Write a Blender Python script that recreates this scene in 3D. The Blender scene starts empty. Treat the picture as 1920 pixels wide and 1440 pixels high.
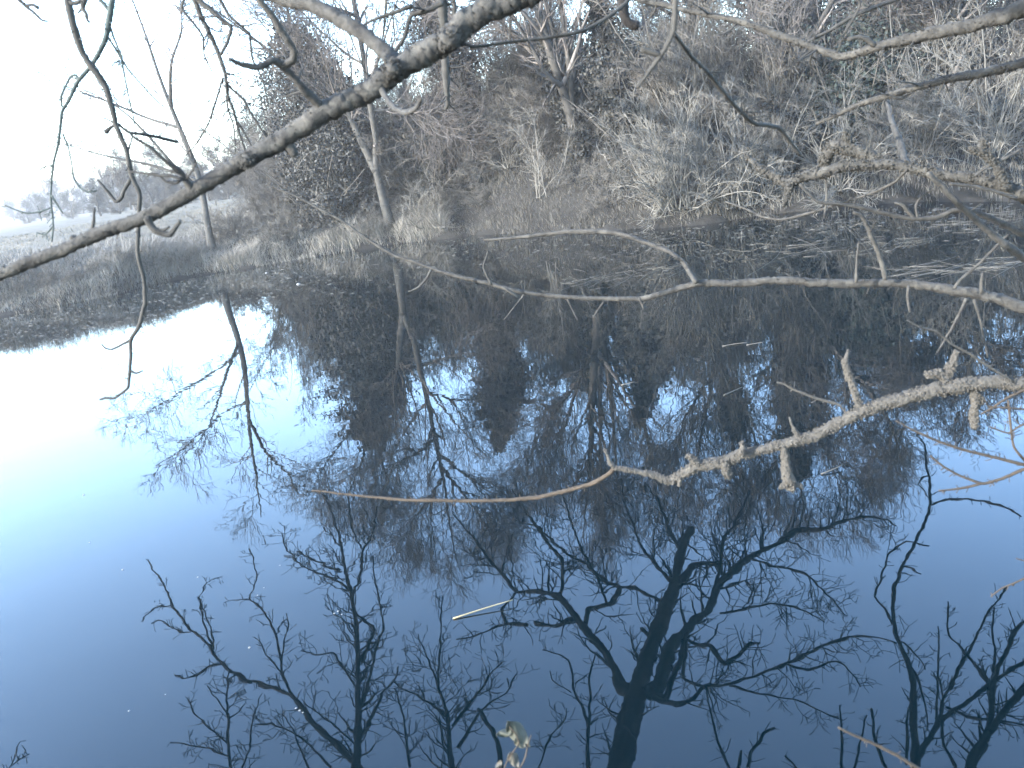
import bpy, math, random
import numpy as np
from mathutils import Vector, Matrix

# ------------------------------------------------------------------ camera, sky, sun, exposure
S = bpy.context.scene
COL = S.collection
EYE = 2.0
FPX = 1600.0                      # focal length in pixels of the 1920 wide photograph
PITCH = math.radians(15.7)
ROLL = math.radians(9.0)
cr, sr, cp, sp = math.cos(ROLL), math.sin(ROLL), math.cos(PITCH), math.sin(PITCH)
cam_d = bpy.data.cameras.new('camera')
cam = bpy.data.objects.new('camera', cam_d); COL.objects.link(cam); S.camera = cam
F_ = Vector((0, cp, -sp)); U_ = Vector((0, sp, cp)); X_ = Vector((1, 0, 0))
c0 = cr * X_ - sr * U_; c1 = sr * X_ + cr * U_; c2 = -F_
cam.matrix_world = Matrix(((c0.x, c1.x, c2.x, 0), (c0.y, c1.y, c2.y, 0), (c0.z, c1.z, c2.z, EYE), (0, 0, 0, 1)))
cam_d.sensor_width = 36.0; cam_d.lens = 36.0 * FPX / 1920.0
cam_d.clip_start = 0.05; cam_d.clip_end = 4000
cam_d.dof.use_dof = True; cam_d.dof.focus_distance = 13.0; cam_d.dof.aperture_fstop = 7.0

SUN_AZ = math.radians(-116); SUN_EL = math.radians(20)
W = bpy.data.worlds.new('World'); S.world = W; W.use_nodes = True
nt = W.node_tree
bg = nt.nodes['Background']; sky = nt.nodes.new('ShaderNodeTexSky')
sky.sky_type = 'NISHITA'; sky.sun_disc = False
sky.sun_elevation = SUN_EL; sky.sun_rotation = SUN_AZ
sky.air_density = 1.0; sky.dust_density = .5; sky.ozone_density = 2.9
nt.links.new(sky.outputs['Color'], bg.inputs['Color']); bg.inputs['Strength'].default_value = 0.15
sun_d = bpy.data.lights.new('sun', 'SUN'); sun_d.energy = 2.2; sun_d.angle = math.radians(0.5); sun_d.color = (1, .975, .945)
sun = bpy.data.objects.new('sun', sun_d); COL.objects.link(sun)
sdir = Vector((math.sin(SUN_AZ) * math.cos(SUN_EL), math.cos(SUN_AZ) * math.cos(SUN_EL), math.sin(SUN_EL)))
sun.rotation_euler = (-sdir).to_track_quat('-Z', 'Y').to_euler()
S.view_settings.view_transform = 'Standard'; S.view_settings.look = 'None'
S.view_settings.exposure = 3.82; S.view_settings.gamma = 1
S.render.engine = 'CYCLES'
S.cycles.use_denoising = True
S.cycles.max_bounces = 6; S.cycles.diffuse_bounces = 2; S.cycles.glossy_bounces = 3
S.cycles.caustics_reflective = False; S.cycles.caustics_refractive = False

# ------------------------------------------------------------------ pixel geometry (1920 x 1440 pixels)
Fv, Uv, Xv = np.array(F_), np.array(U_), np.array(X_)
def rays(x, y):
    x = np.asarray(x, float); y = np.asarray(y, float)
    u = x - 960; v = y - 720
    u2 = u * cr - v * sr; v2 = u * sr + v * cr
    return u2[..., None] * Xv + FPX * Fv - v2[..., None] * Uv
def slopes(x, y):
    d = rays(x, y); return d[..., 0] / d[..., 1], d[..., 2] / d[..., 1]
_a, _s = slopes(np.linspace(-900, 2900, 200), np.zeros(200))
def top_slope(a): return np.interp(a, _a, _s)
def direct(x, y, Y):
    a, t = slopes(x, y); Y = np.asarray(Y, float)
    return np.stack([a * Y, Y + 0 * a, EYE + t * Y], -1)
def mirror(x, y, Y):               # a point seen by its reflection in the pond
    a, t = slopes(x, y); Y = np.asarray(Y, float)
    return np.stack([a * Y, Y + 0 * a, -EYE - t * Y], -1)
def overhead(x, y, w):             # a point above the picture, seen by its reflection only
    a, t = slopes(x, y); t = -t
    Y = 2 * EYE / np.maximum(t - top_slope(a) - .02, .16) * np.asarray(w, float)
    return np.stack([a * Y, Y, t * Y - EYE], -1)
def on_water(x, y):
    a, t = slopes(x, y); Y = -EYE / t
    return np.stack([a * Y, Y, 0 * Y], -1)

# ------------------------------------------------------------------ mesh building
class MB:
    def __init__(self): self.v = []; self.q = []; self.t = []; self.n = 0
    def add(self, V, Q=None, T=None):
        V = np.asarray(V, float).reshape(-1, 3)
        if Q is not None and len(Q): self.q.append(np.asarray(Q).reshape(-1, 4) + self.n)
        if T is not None and len(T): self.t.append(np.asarray(T).reshape(-1, 3) + self.n)
        self.v.append(V); self.n += len(V)
    def build(self, name, mat, parent=None, smooth=True, origin=None):
        V = np.concatenate(self.v) if self.v else np.zeros((0, 3))
        if parent is not None and origin is None: origin = np.array(parent['_o'])
        if origin is not None: V = V - np.asarray(origin)
        Q = np.concatenate(self.q) if self.q else np.zeros((0, 4), int)
        T = np.concatenate(self.t) if self.t else np.zeros((0, 3), int)
        me = bpy.data.meshes.new(name)
        me.vertices.add(len(V)); me.vertices.foreach_set('co', V.astype(np.float32).ravel())
        nl = Q.size + T.size
        me.loops.add(nl); me.loops.foreach_set('vertex_index', np.concatenate([Q.ravel(), T.ravel()]).astype(np.int32))
        me.polygons.add(len(Q) + len(T))
        st = np.concatenate([np.arange(len(Q)) * 4, Q.size + np.arange(len(T)) * 3]).astype(np.int32)
        me.polygons.foreach_set('loop_start', st)
        me.polygons.foreach_set('use_smooth', np.full(len(st), smooth))
        me.update(calc_edges=True)
        me.materials.append(mat)
        o = bpy.data.objects.new(name, me); COL.objects.link(o)
        if parent is not None: o.parent = parent; o['_o'] = [float(c) for c in origin]
        elif origin is not None: o.location = origin
        return o
    def tubes(self, P, R, sides=4):         # batch: P (B,N,3), R (B,N)
        P = np.asarray(P, float); R = np.asarray(R, float)
        if P.ndim == 2: P = P[None]; R = R[None]
        B, N, _ = P.shape
        if B == 0: return
        T = np.empty_like(P); T[:, 1:-1] = P[:, 2:] - P[:, :-2]; T[:, 0] = P[:, 1] - P[:, 0]; T[:, -1] = P[:, -1] - P[:, -2]
        T /= np.linalg.norm(T, axis=-1, keepdims=True) + 1e-12
        D = P[:, -1] - P[:, 0]; D /= np.linalg.norm(D, axis=-1, keepdims=True) + 1e-12
        ref = np.where(np.abs(D[:, 2:3]) > .7, np.array([[1., .13, 0]]), np.array([[.1, .05, 1.]]))
        A = np.cross(T, ref[:, None, :] + 0 * T); A /= np.linalg.norm(A, axis=-1, keepdims=True) + 1e-12
        Bn = np.cross(T, A)
        th = np.arange(sides) * 2 * math.pi / sides
        V = P[:, :, None, :] + R[:, :, None, None] * (np.cos(th)[:, None] * A[:, :, None, :] + np.sin(th)[:, None] * Bn[:, :, None, :])
        idx = np.arange(B * N * sides).reshape(B, N, sides)
        a = idx[:, :-1, :]; b = np.roll(a, -1, 2); c = idx[:, 1:, :]; d = np.roll(c, -1, 2)
        Q = np.stack([a, b, d, c], -1).reshape(-1, 4)
        self.add(V, Q)
    def hero(self, P, R, sides=10, rough=0.0, rng=None):   # one tube, carried frame, closed and rounded end
        P = np.asarray(P, float); R = np.asarray(R, float); N = len(P)
        T = np.gradient(P, axis=0); T /= np.linalg.norm(T, axis=-1, keepdims=True) + 1e-12
        n = np.cross(T[0], [0.3, .2, 1.]); n /= np.linalg.norm(n)
        th = np.arange(sides) * 2 * math.pi / sides
        V = []
        ph = rng.uniform(0, 6.28, 8) if rng is not None else None
        for i in range(N):
            n = n - T[i] * n.dot(T[i]); n /= np.linalg.norm(n) + 1e-12
            b = np.cross(T[i], n)
            r = np.full(sides, R[i])
            if rough:
                r = r * (1 + rough * (rng.standard_normal(sides) * .7 + .6 * np.sin(th + ph[0] + i * .21) * np.sin(i * .37 + ph[1]) + .5 * np.sin(2 * th + ph[2] + i * .5)))
            V.append(P[i] + r[:, None] * (np.cos(th)[:, None] * n + np.sin(th)[:, None] * b))
        V = np.concatenate(V)
        idx = np.arange(N * sides).reshape(N, sides)
        a = idx[:-1]; b = np.roll(a, -1, 1); c = idx[1:]; d = np.roll(c, -1, 1)
        Q = np.stack([a, b, d, c], -1).reshape(-1, 4)
        V = np.concatenate([V, [P[0] - T[0] * R[0] * .4, P[-1] + T[-1] * R[-1] * .6]])
        i0, i1 = N * sides, N * sides + 1
        k = np.arange(sides)
        T1 = np.stack([np.full(sides, i0), (k + 1) % sides, k], -1)
        T2 = np.stack([np.full(sides, i1), idx[-1], np.roll(idx[-1], -1)], -1)
        self.add(V, Q, np.concatenate([T1, T2]))
    def leaves(self, C, size, rng, aspect=.7, droop=0.0):
        B = len(C)
        n = rng.standard_normal((B, 3)); n /= np.linalg.norm(n, axis=1, keepdims=True)
        a = np.cross(n, rng.standard_normal((B, 3))); a /= np.linalg.norm(a, axis=1, keepdims=True)
        b = np.cross(n, a)
        s = (np.asarray(size) * rng.uniform(.6, 1.3, B))[:, None]
        V = np.stack([C - a * s, C - b * s * aspect + n * s * .15, C + a * s, C + b * s * aspect + n * s * .15], 1)
        self.add(V, np.arange(B * 4).reshape(B, 4))

def set_tag(o, label, cat, group=None, kind=None):
    if label: o['label'] = label
    if cat: o['category'] = cat
    if group: o['group'] = group
    if kind: o['kind'] = kind
    return o
def thing(name, loc, label, cat, group=None):
    o = bpy.data.objects.new(name, None); COL.objects.link(o); o.location = loc; o.empty_display_size = .1
    o['_o'] = [float(c) for c in loc]
    return set_tag(o, label, cat, group)
def dup(root, loc, rz, sc, label=None, group=None):
    r = root.copy(); COL.objects.link(r); r.location = loc; r.rotation_euler = (0, 0, rz); r.scale = (sc[0], sc[0], sc[1])
    if label: r['label'] = label
    if group: r['group'] = group
    for ch in root.children:
        c = ch.copy(); COL.objects.link(c); c.parent = r
        for g in ch.children:
            d = g.copy(); COL.objects.link(d); d.parent = c
    return r

# ------------------------------------------------------------------ materials
def mat_bark(name, c1, c2, scale=18, rough=.9, bump=.4, spots=None, spot_amt=.55, k=.25):
    wt = lambda c: (c[0] * k * 1.06, c[1] * k, c[2] * k * .89)
    c1, c2 = wt(c1), wt(c2); spots = wt(spots) if spots else None
    m = bpy.data.materials.new(name); m.use_nodes = True; t = m.node_tree; N = t.nodes; L = t.links
    b = N['Principled BSDF']; b.inputs['Roughness'].default_value = rough
    b.inputs['Specular IOR Level'].default_value = .25
    tc = N.new('ShaderNodeTexCoord')
    n = N.new('ShaderNodeTexNoise'); n.inputs['Scale'].default_value = scale; n.inputs['Detail'].default_value = 6; n.inputs['Roughness'].default_value = .7
    L.new(tc.outputs['Object'], n.inputs['Vector'])
    r = N.new('ShaderNodeValToRGB'); r.color_ramp.elements[0].position = .35; r.color_ramp.elements[1].position = .68
    r.color_ramp.elements[0].color = (*c1, 1); r.color_ramp.elements[1].color = (*c2, 1)
    L.new(n.outputs['Fac'], r.inputs['Fac'])
    out = r.outputs['Color']
    if spots:
        n2 = N.new('ShaderNodeTexNoise'); n2.inputs['Scale'].default_value = scale * .45; n2.inputs['Detail'].default_value = 4
        L.new(tc.outputs['Object'], n2.inputs['Vector'])
        r2 = N.new('ShaderNodeValToRGB'); r2.color_ramp.elements[0].position = spot_amt; r2.color_ramp.elements[1].position = spot_amt + .07
        L.new(n2.outputs['Fac'], r2.inputs['Fac'])
        mx = N.new('ShaderNodeMix'); mx.data_type = 'RGBA'
        L.new(r2.outputs['Color'], mx.inputs['Factor']); L.new(out, mx.inputs[6]); mx.inputs[7].default_value = (*spots, 1)
        out = mx.outputs[2]
    L.new(out, b.inputs['Base Color'])
    if bump:
        bp = N.new('ShaderNodeBump'); bp.inputs['Strength'].default_value = min(bump * 1.6, 1); bp.inputs['Distance'].default_value = .012
        L.new(n.outputs['Fac'], bp.inputs['Height']); L.new(bp.outputs['Normal'], b.inputs['Normal'])
    return m
def mat_leaf(name, c1, c2, scale=4, trans=.15):
    m = mat_bark(name, c1, c2, scale, .7, 0)
    m.node_tree.nodes['Principled BSDF'].inputs['Specular IOR Level'].default_value = .3
    return m
M = {}
M['limb'] = mat_bark('grey limb bark', (0.05278, 0.05278, 0.05278), (0.1619, 0.1619, 0.1592), 40, spots=(.17, .17, .165), spot_amt=.58)
M['lichen'] = mat_bark('pale lichen', (0.1623, 0.1576, 0.1497), (0.2848, 0.2765, 0.2627), 120, .95, .6)
M['lichengrey'] = mat_bark('grey lichen', (0.09775, 0.09775, 0.09488), (0.184, 0.184, 0.1782), 120, .95, .6)
M['twig'] = mat_bark('grey twig', (0.07, 0.07, 0.0675), (0.135, 0.135, 0.1325), 30, bump=.2)
M['bluetwig'] = mat_bark('blue green lichened twig', (0.096, 0.132, 0.138), (0.168, 0.216, 0.222), 40, bump=.2)
M['dark'] = mat_bark('dark bark', (.025, .022, .022), (.06, .055, .052), 30, bump=.3)  # very dark bark tone of the reflected boughs and the hooked stub
M['brown'] = mat_bark('brown twig', (0.084, 0.066, 0.051), (0.156, 0.126, 0.099), 40, bump=.2)
M['pale'] = mat_bark('pale bark', (0.09792, 0.09792, 0.09588), (0.1714, 0.1714, 0.1673), 14, bump=.3, spots=(.10, .10, .097), spot_amt=.6)
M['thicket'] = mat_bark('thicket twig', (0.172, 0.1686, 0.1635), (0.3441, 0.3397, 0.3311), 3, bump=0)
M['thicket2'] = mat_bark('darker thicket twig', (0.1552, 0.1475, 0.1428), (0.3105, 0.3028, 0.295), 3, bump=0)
M['palestem'] = mat_bark('pale willow stem', (0.26, 0.26, 0.2525), (0.3978, 0.3978, 0.3864), 5, bump=0)
M['treetwig'] = mat_bark('tree twig', (0.21, 0.196, 0.1988), (0.392, 0.3711, 0.3752), 3, bump=0)
M['pasture'] = mat_bark('pasture grass', (.27, .24, .18), (.44, .40, .315), .9, bump=0)
M['trunk'] = mat_bark('dark trunk bark', (.07, .068, .066), (.15, .145, .14), 9, bump=.5)  # trunk bark toned darker than the crown twigs
M['ivy'] = mat_leaf('ivy leaf', (.045, .047, .045), (.13, .133, .125), 6)
M['evergreen'] = mat_leaf('evergreen leaf', (.03, .05, .045), (.09, .13, .12), 3)
M['grass'] = mat_bark('dry grass', (0.1734, 0.1698, 0.159), (0.3612, 0.3539, 0.3323), 2.2, bump=0)
M['grassdark'] = mat_bark('rank bank growth', (0.4116, 0.4039, 0.3801), (0.8234, 0.8075, 0.7759), 2.5, bump=0)
M['straw'] = mat_bark('floating straw', (0.1575, 0.1522, 0.1365), (0.3045, 0.294, 0.273), 12, .6, 0)
M['yellowstraw'] = mat_bark('yellow straw', (.6, .5, .27), (.8, .7, .45), 12, .6, 0)
M['foam'] = mat_bark('foam', (.35, .36, .37), (.5, .51, .51), 30, .4, 0)
M['leaf'] = mat_bark('bleached leaf', (0.0792, 0.0972, 0.0792), (0.18, 0.1872, 0.1584), 30, .6, .3, spots=(.16, .12, .05), spot_amt=.6)
M['leafpale'] = mat_bark('withered leaf', (0.1512, 0.1445, 0.121), (0.2184, 0.2083, 0.1848), 30, .6, .3)
M['debris'] = mat_bark('floating debris', (.12, .12, .115), (.5, .5, .48), 3, .7, 0)
M['hedge'] = mat_bark('far hedge twig', (.13, .125, .12), (.24, .235, .23), 1, bump=0)

def mat_ground():
    m = bpy.data.materials.new('ground soil and pasture'); m.use_nodes = True; t = m.node_tree; N = t.nodes; L = t.links
    b = N['Principled BSDF']; b.inputs['Roughness'].default_value = 1; b.inputs['Specular IOR Level'].default_value = .1
    tc = N.new('ShaderNodeTexCoord')
    n = N.new('ShaderNodeTexNoise'); n.inputs['Scale'].default_value = 1.3; n.inputs['Detail'].default_value = 9; n.inputs['Roughness'].default_value = .75
    L.new(tc.outputs['Object'], n.inputs['Vector'])
    def ramp(c1, c2):
        r = N.new('ShaderNodeValToRGB'); r.color_ramp.elements[0].position = .3; r.color_ramp.elements[1].position = .7
        r.color_ramp.elements[0].color = (*c1, 1); r.color_ramp.elements[1].color = (*c2, 1); L.new(n.outputs['Fac'], r.inputs['Fac']); return r
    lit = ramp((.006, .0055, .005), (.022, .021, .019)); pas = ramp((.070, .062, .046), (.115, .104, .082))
    sx = N.new('ShaderNodeSeparateXYZ'); L.new(tc.outputs['Object'], sx.inputs[0])
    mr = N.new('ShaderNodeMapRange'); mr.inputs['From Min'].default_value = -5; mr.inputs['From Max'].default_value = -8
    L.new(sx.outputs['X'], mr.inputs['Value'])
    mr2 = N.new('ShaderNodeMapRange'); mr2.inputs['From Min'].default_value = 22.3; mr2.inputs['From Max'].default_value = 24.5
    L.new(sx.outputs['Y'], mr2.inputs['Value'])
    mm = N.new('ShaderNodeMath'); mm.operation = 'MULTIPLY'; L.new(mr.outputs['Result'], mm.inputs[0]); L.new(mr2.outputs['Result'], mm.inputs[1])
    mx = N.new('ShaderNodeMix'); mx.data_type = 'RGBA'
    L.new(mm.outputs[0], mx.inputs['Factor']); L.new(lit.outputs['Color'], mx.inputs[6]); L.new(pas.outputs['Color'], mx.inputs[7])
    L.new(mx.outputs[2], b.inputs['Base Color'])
    bp = N.new('ShaderNodeBump'); bp.inputs['Strength'].default_value = .6; bp.inputs['Distance'].default_value = .08
    L.new(n.outputs['Fac'], bp.inputs['Height']); L.new(bp.outputs['Normal'], b.inputs['Normal'])
    return m
def mat_water():
    m = bpy.data.materials.new('pond water'); m.use_nodes = True; t = m.node_tree; N = t.nodes; L = t.links
    b = N['Principled BSDF']; b.inputs['Base Color'].default_value = (.0006, .0032, .0046, 1)
    b.inputs['Roughness'].default_value = .012; b.inputs['IOR'].default_value = 1.36
    tc = N.new('ShaderNodeTexCoord')
    n = N.new('ShaderNodeTexNoise'); n.inputs['Scale'].default_value = 2.2; n.inputs['Detail'].default_value = 3
    L.new(tc.outputs['Object'], n.inputs['Vector'])
    bp = N.new('ShaderNodeBump'); bp.inputs['Strength'].default_value = .05; bp.inputs['Distance'].default_value = .02
    L.new(n.outputs['Fac'], bp.inputs['Height']); L.new(bp.outputs['Normal'], b.inputs['Normal'])
    return m

# ------------------------------------------------------------------ setting: ground, water, hills
shore_px = [(0, 592), (100, 575), (200, 556), (300, 530), (380, 515), (480, 500), (600, 480), (740, 458), (900, 440), (1100, 435), (1280, 425), (1500, 395), (1700, 378), (1920, 378)]
_sp = on_water(np.array([p[0] for p in shore_px]), np.array([p[1] for p in shore_px]))
SX = np.concatenate([[-60, -30, -16], _sp[:, 0], [12, 18, 40]])
SY = np.concatenate([[12, 17, 18.6], _sp[:, 1], [11, 10.2, 9]])
def shore(x): return np.interp(x, SX, SY)
def _h(x, y, s): return np.sin(x * 1.7 * s + 1.3 * np.sin(y * .9 * s)) * np.cos(y * 1.3 * s + .7 * np.sin(x * 1.1 * s))
def ground_z(x, y):
    x = np.asarray(x, float); y = np.asarray(y, float)
    d = y - shore(x) + .18 * _h(x, y, 2.3)
    left = np.clip((-x - 3) / 5, 0, 1)
    top = .42 + .55 * (1 - np.exp(-np.maximum(d - .3, 0) / 4)) + left * (.45 * (1 - np.exp(-np.maximum(d, 0) / 3)))
    mound = .9 * np.exp(-((x - 2.1) / 2.6) ** 2 - ((d - 3.2) / 2.2) ** 2)
    far = np.where(d > 0, (top + mound) * (1 - np.exp(-np.maximum(d, 0) / .35)) + .05 * _h(x, y, 1.1) + .03 * _h(x, y, 3.7), 0)
    far = far + np.maximum(y - 80, 0) * .012 * (1 + .3 * np.sin(x * .02)) 
    bed = -np.clip(-d * .6, 0, .7) - .02
    near = np.where(y < 1.5, np.minimum(.42, (1.55 - y) * 1.3 - .05), -9)
    return np.maximum(np.where(d > 0, far, bed), near)
gx = np.concatenate([np.linspace(-260, -30, 40), np.linspace(-29.8, 29.8, 260), np.linspace(30, 200, 30)])
gy = np.concatenate([np.linspace(-30, 9, 50), np.linspace(9.15, 34, 160), np.linspace(35, 420, 70)])
GX, GY = np.meshgrid(gx, gy)
b = MB(); nx, ny = len(gx), len(gy)
ii = np.arange(nx * ny).reshape(ny, nx)
b.add(np.stack([GX, GY, ground_z(GX, GY)], -1), np.stack([ii[:-1, :-1], ii[:-1, 1:], ii[1:, 1:], ii[1:, :-1]], -1))
set_tag(b.build('ground', mat_ground()), None, None, kind='structure')
b = MB(); b.add([(-90, -12, 0), (90, -12, 0), (90, 60, 0), (-90, 60, 0)], [[0, 1, 2, 3]])
set_tag(b.build('water', mat_water()), None, None, kind='structure')

# ------------------------------------------------------------------ growth in space (far trees and shrubs)
def interp_paths(P, idx, t):
    N = P.shape[1]; f = np.clip(t, 0, .9999) * (N - 1); i = f.astype(int); w = (f - i)[:, None]
    A = P[idx, i]; Bq = P[idx, i + 1]
    return A * (1 - w) + Bq * w, Bq - A, i, w[:, 0]
def grow(rng, P, R, per, t0, t1, length, ang, up=0., wig=.25, N=6, rfac=.6, rmin=.004, taper=.75, shape=1., rtip=.3):
    B = P.shape[0]
    n = rng.poisson(per, B) if np.ndim(per) == 0 else per
    idx = np.repeat(np.arange(B), n); K = len(idx)
    if K == 0: return np.zeros((0, N, 3)), np.zeros((0, N))
    t = rng.uniform(t0, t1, K)
    pos, tan, i, w = interp_paths(P, idx, t)
    tan = tan / (np.linalg.norm(tan, axis=1, keepdims=True) + 1e-9)
    per_ = rng.standard_normal((K, 3)); per_ -= tan * (per_ * tan).sum(1, keepdims=True); per_ /= np.linalg.norm(per_, axis=1, keepdims=True) + 1e-9
    a = np.radians(rng.uniform(ang[0], ang[1], K))[:, None]
    d = np.cos(a) * tan + np.sin(a) * per_
    Ln = length * rng.uniform(.45, 1.15, K) * (1 - taper * ((t - t0) / (t1 - t0 + 1e-9)) ** shape)
    st = (Ln / (N - 1))[:, None]
    out = np.empty((K, N, 3)); out[:, 0] = pos
    for k in range(1, N):
        d = d + rng.standard_normal((K, 3)) * wig * .7; d[:, 2] += up
        d /= np.linalg.norm(d, axis=1, keepdims=True)
        out[:, k] = out[:, k - 1] + d * st
    r0 = np.maximum(R[idx, i] * rfac * rng.uniform(.7, 1.1, K), rmin)
    Rr = r0[:, None] * np.linspace(1, rtip, N)[None]
    return out, np.maximum(Rr, rmin * .7)
def rsmp(P, n):
    P = np.asarray(P, float); d = np.concatenate([[0], np.cumsum(np.linalg.norm(np.diff(P, axis=0), axis=1))])
    q = np.linspace(0, d[-1], n)
    return np.stack([np.interp(q, d, P[:, k]) for k in range(P.shape[1])], 1)
def smooth_path(P, n):
    P = np.asarray(P, float); m = len(P)
    if m < 3: return rsmp(P, n)
    Q = np.concatenate([[2 * P[0] - P[1]], P, [2 * P[-1] - P[-2]]])
    out = []
    for i in range(m - 1):
        p0, p1, p2, p3 = Q[i], Q[i + 1], Q[i + 2], Q[i + 3]
        for s in np.linspace(0, 1, 8, endpoint=False):
            out.append(.5 * ((2 * p1) + (-p0 + p2) * s + (2 * p0 - 5 * p1 + 4 * p2 - p3) * s * s + (-p0 + 3 * p1 - 3 * p2 + p3) * s ** 3))
    out.append(P[-1])
    return rsmp(np.array(out), n)

def crown_parts(rng, mb, P, R, limbs=14, limb_len=2.2, t0=.25, branch=7, blen=1.0, twig=6, tlen=.5, fine=4, flen=.28, ang=(35, 65), up=.06, upt=.05, rmin=.0045, wig=.2):
    p1, r1 = grow(rng, P, R, np.full(len(P), limbs) if np.ndim(limbs) == 0 else limbs, t0, .97, limb_len, ang, up, wig * .8, 8, .5, .012, .6)
    mb.tubes(p1, r1, 5)
    pp = np.concatenate([rsmp(q, 8)[None] for q in P] + [p1]); rr = np.concatenate([np.stack([rsmp(r[:, None], 8)[:, 0] for r in R]), r1])
    p2, r2 = grow(rng, pp, rr, branch, .2, .97, blen, (30, 60), up, wig, 6, .5, rmin * 1.8, .55); mb.tubes(p2, r2, 4)
    p3, r3 = grow(rng, p2, r2, twig, .15, 1., tlen, (25, 60), upt, wig, 5, .6, rmin * 1.2, .4); mb.tubes(p3, r3, 3)
    if fine:
        p4, r4 = grow(rng, p3, r3, fine, .15, 1., flen, (20, 55), upt, wig, 4, .7, rmin, .3); mb.tubes(p4, r4, 3)
def ivy_leaves(rng, path, rad, n, size=.07, mb=None):
    mb = mb or MB()
    path = np.asarray(path); t = rng.uniform(0, 1, n)
    f = t * (len(path) - 1); i = np.minimum(f.astype(int), len(path) - 2); w = (f - i)[:, None]
    c = path[i] * (1 - w) + path[i + 1] * w
    r = np.interp(t, np.linspace(0, 1, len(rad)), rad)
    th = rng.uniform(0, 6.283, n)
    cl = .92 + .42 * np.sin(th * 2 + t * 17) * np.sin(t * 31 + th) + .34 * np.sin(t * 53 + th * 3) + .2 * np.sin(t * 97 - th * 4)
    cl = np.maximum(cl, .25) * np.where(rng.uniform(0, 1, n) < .12, 1.35, 1)
    q = r * cl * np.sqrt(rng.uniform(.05, 1, n))
    c = c + np.stack([np.cos(th) * q, np.sin(th) * q, rng.normal(0, .06, n)], 1)
    mb.leaves(c, size, rng, .75)
    return mb

def base_of(x, y, back=.8):        # the ground behind the shore point nearest to a pixel column
    w = on_water(np.array(x, float), np.array(y, float)); X = float(w[0]); Y = float(shore(X)) + back
    return X, Y
# traced trees: pixel paths of their reflections, low to high, with the trunk's pixel radius
def far_tree(label, px, rpx, Y, seed, trunk_mat='trunk', ivy=None, stems=(), top_ext=0, **kw):
    rng = np.random.default_rng(seed)
    px = np.array(px, float)
    P = mirror(px[:, 0], px[:, 1], Y)
    g = float(ground_z(P[0, 0], Y))
    d0 = P[1] - P[0]; base = P[0] - d0 / max(d0[2], .05) * (P[0, 2] - g + .1) if P[0, 2] > g else P[0]
    base = np.array([P[0, 0] - np.clip(P[0, 0] - base[0], -.5, .5), Y, g - .1])
    off = np.zeros_like(P); off[:, 1] = np.cumsum(rng.normal(0, .12, len(P)))
    P = np.concatenate([[base], P + off])
    if top_ext: P = np.concatenate([P, [P[-1] + (P[-1] - P[-2]) / np.linalg.norm(P[-1] - P[-2]) * top_ext]])
    n = 26; T = smooth_path(P, n); R = np.linspace(rpx * Y / FPX * 1.02, .012, n); R[:3] *= [1.5, 1.2, 1.06]
    root = thing('bare_tree' if ivy is None else 'ivy_clad_tree', base, label, 'tree')
    tb = MB(); tb.hero(T, R, 10, .05, rng)
    allP = [T]; allR = [R]
    for spx, sr_ in stems:
        spx = np.array(spx, float); Q = mirror(spx[:, 0], spx[:, 1], Y + rng.normal(0, .25))
        j = np.argmin(np.abs(T[:, 2] - Q[0, 2])); Q[0] = T[j]
        Q = smooth_path(Q, n); rr = np.linspace(sr_ * Y / FPX, .01, n)
        tb.hero(Q, rr, 8, .05, rng); allP.append(Q); allR.append(rr)
    tb.build('trunk', M[trunk_mat], root)
    cb = MB(); crown_parts(rng, cb, np.stack(allP), np.stack(allR), **kw)
    cb.build('crown', M['treetwig'], root)
    if ivy:
        ib = MB()
        for (ipx, irad, cnt) in ivy:
            ipx = np.array(ipx, float); Q = mirror(ipx[:, 0], ipx[:, 1], Y)
            if ipx[0, 1] < 600: Q = np.concatenate([[[Q[0, 0], Y, .5]], Q]); irad = [irad[0]] + list(irad)
            ivy_leaves(rng, smooth_path(Q, 20), np.array(irad) * Y / FPX, int(cnt * 3.4), .036, ib)
        ib.build('ivy', M['ivy'], root, smooth=False)
    return root

far_tree('leaning slender bare tree on the left of the far bank, standing clear of the thicket',
         [(430, 590), (440, 625), (453, 680), (463, 750), (468, 830), (478, 900), (488, 975)], 7, 22.2, 1, 'pale',
         stems=[([(440, 655), (425, 700), (405, 765), (385, 810), (350, 850)], 4), ([(440, 655), (390, 705), (320, 745), (255, 790)], 3),
                ([(468, 805), (500, 850), (540, 890), (560, 930)], 4), ([(462, 735), (420, 775), (380, 810), (330, 850), (290, 880)], 3)],
         limbs=9, limb_len=1.9, t0=.35, branch=4, blen=1.0, twig=3.5, tlen=.6, fine=2, flen=.35, up=.02, wig=.12)
far_tree('tall bare tree with pale forked trunk at the left end of the thicket',
         [(748, 520), (757, 590), (775, 630), (790, 690), (803, 750), (812, 800), (822, 850), (833, 905), (840, 960), (850, 1020), (862, 1075)], 7.5, 21.9, 2, 'pale',
         stems=[([(757, 590), (750, 640), (745, 700), (738, 770), (725, 830)], 8), ([(812, 830), (780, 850), (740, 870), (700, 900)], 4),
                ([(818, 845), (860, 880), (900, 910), (930, 930)], 4), ([(800, 735), (860, 750), (900, 745)], 4), ([(830, 890), (800, 940), (770, 985)], 4),
                ([(832, 880), (880, 940), (910, 980)], 4), ([(795, 680), (840, 670), (880, 655)], 4)],
         limbs=14, limb_len=2.9, t0=.35, branch=7, blen=1.4, twig=5, tlen=.8, fine=3, flen=.45, ang=(20, 50))
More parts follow.
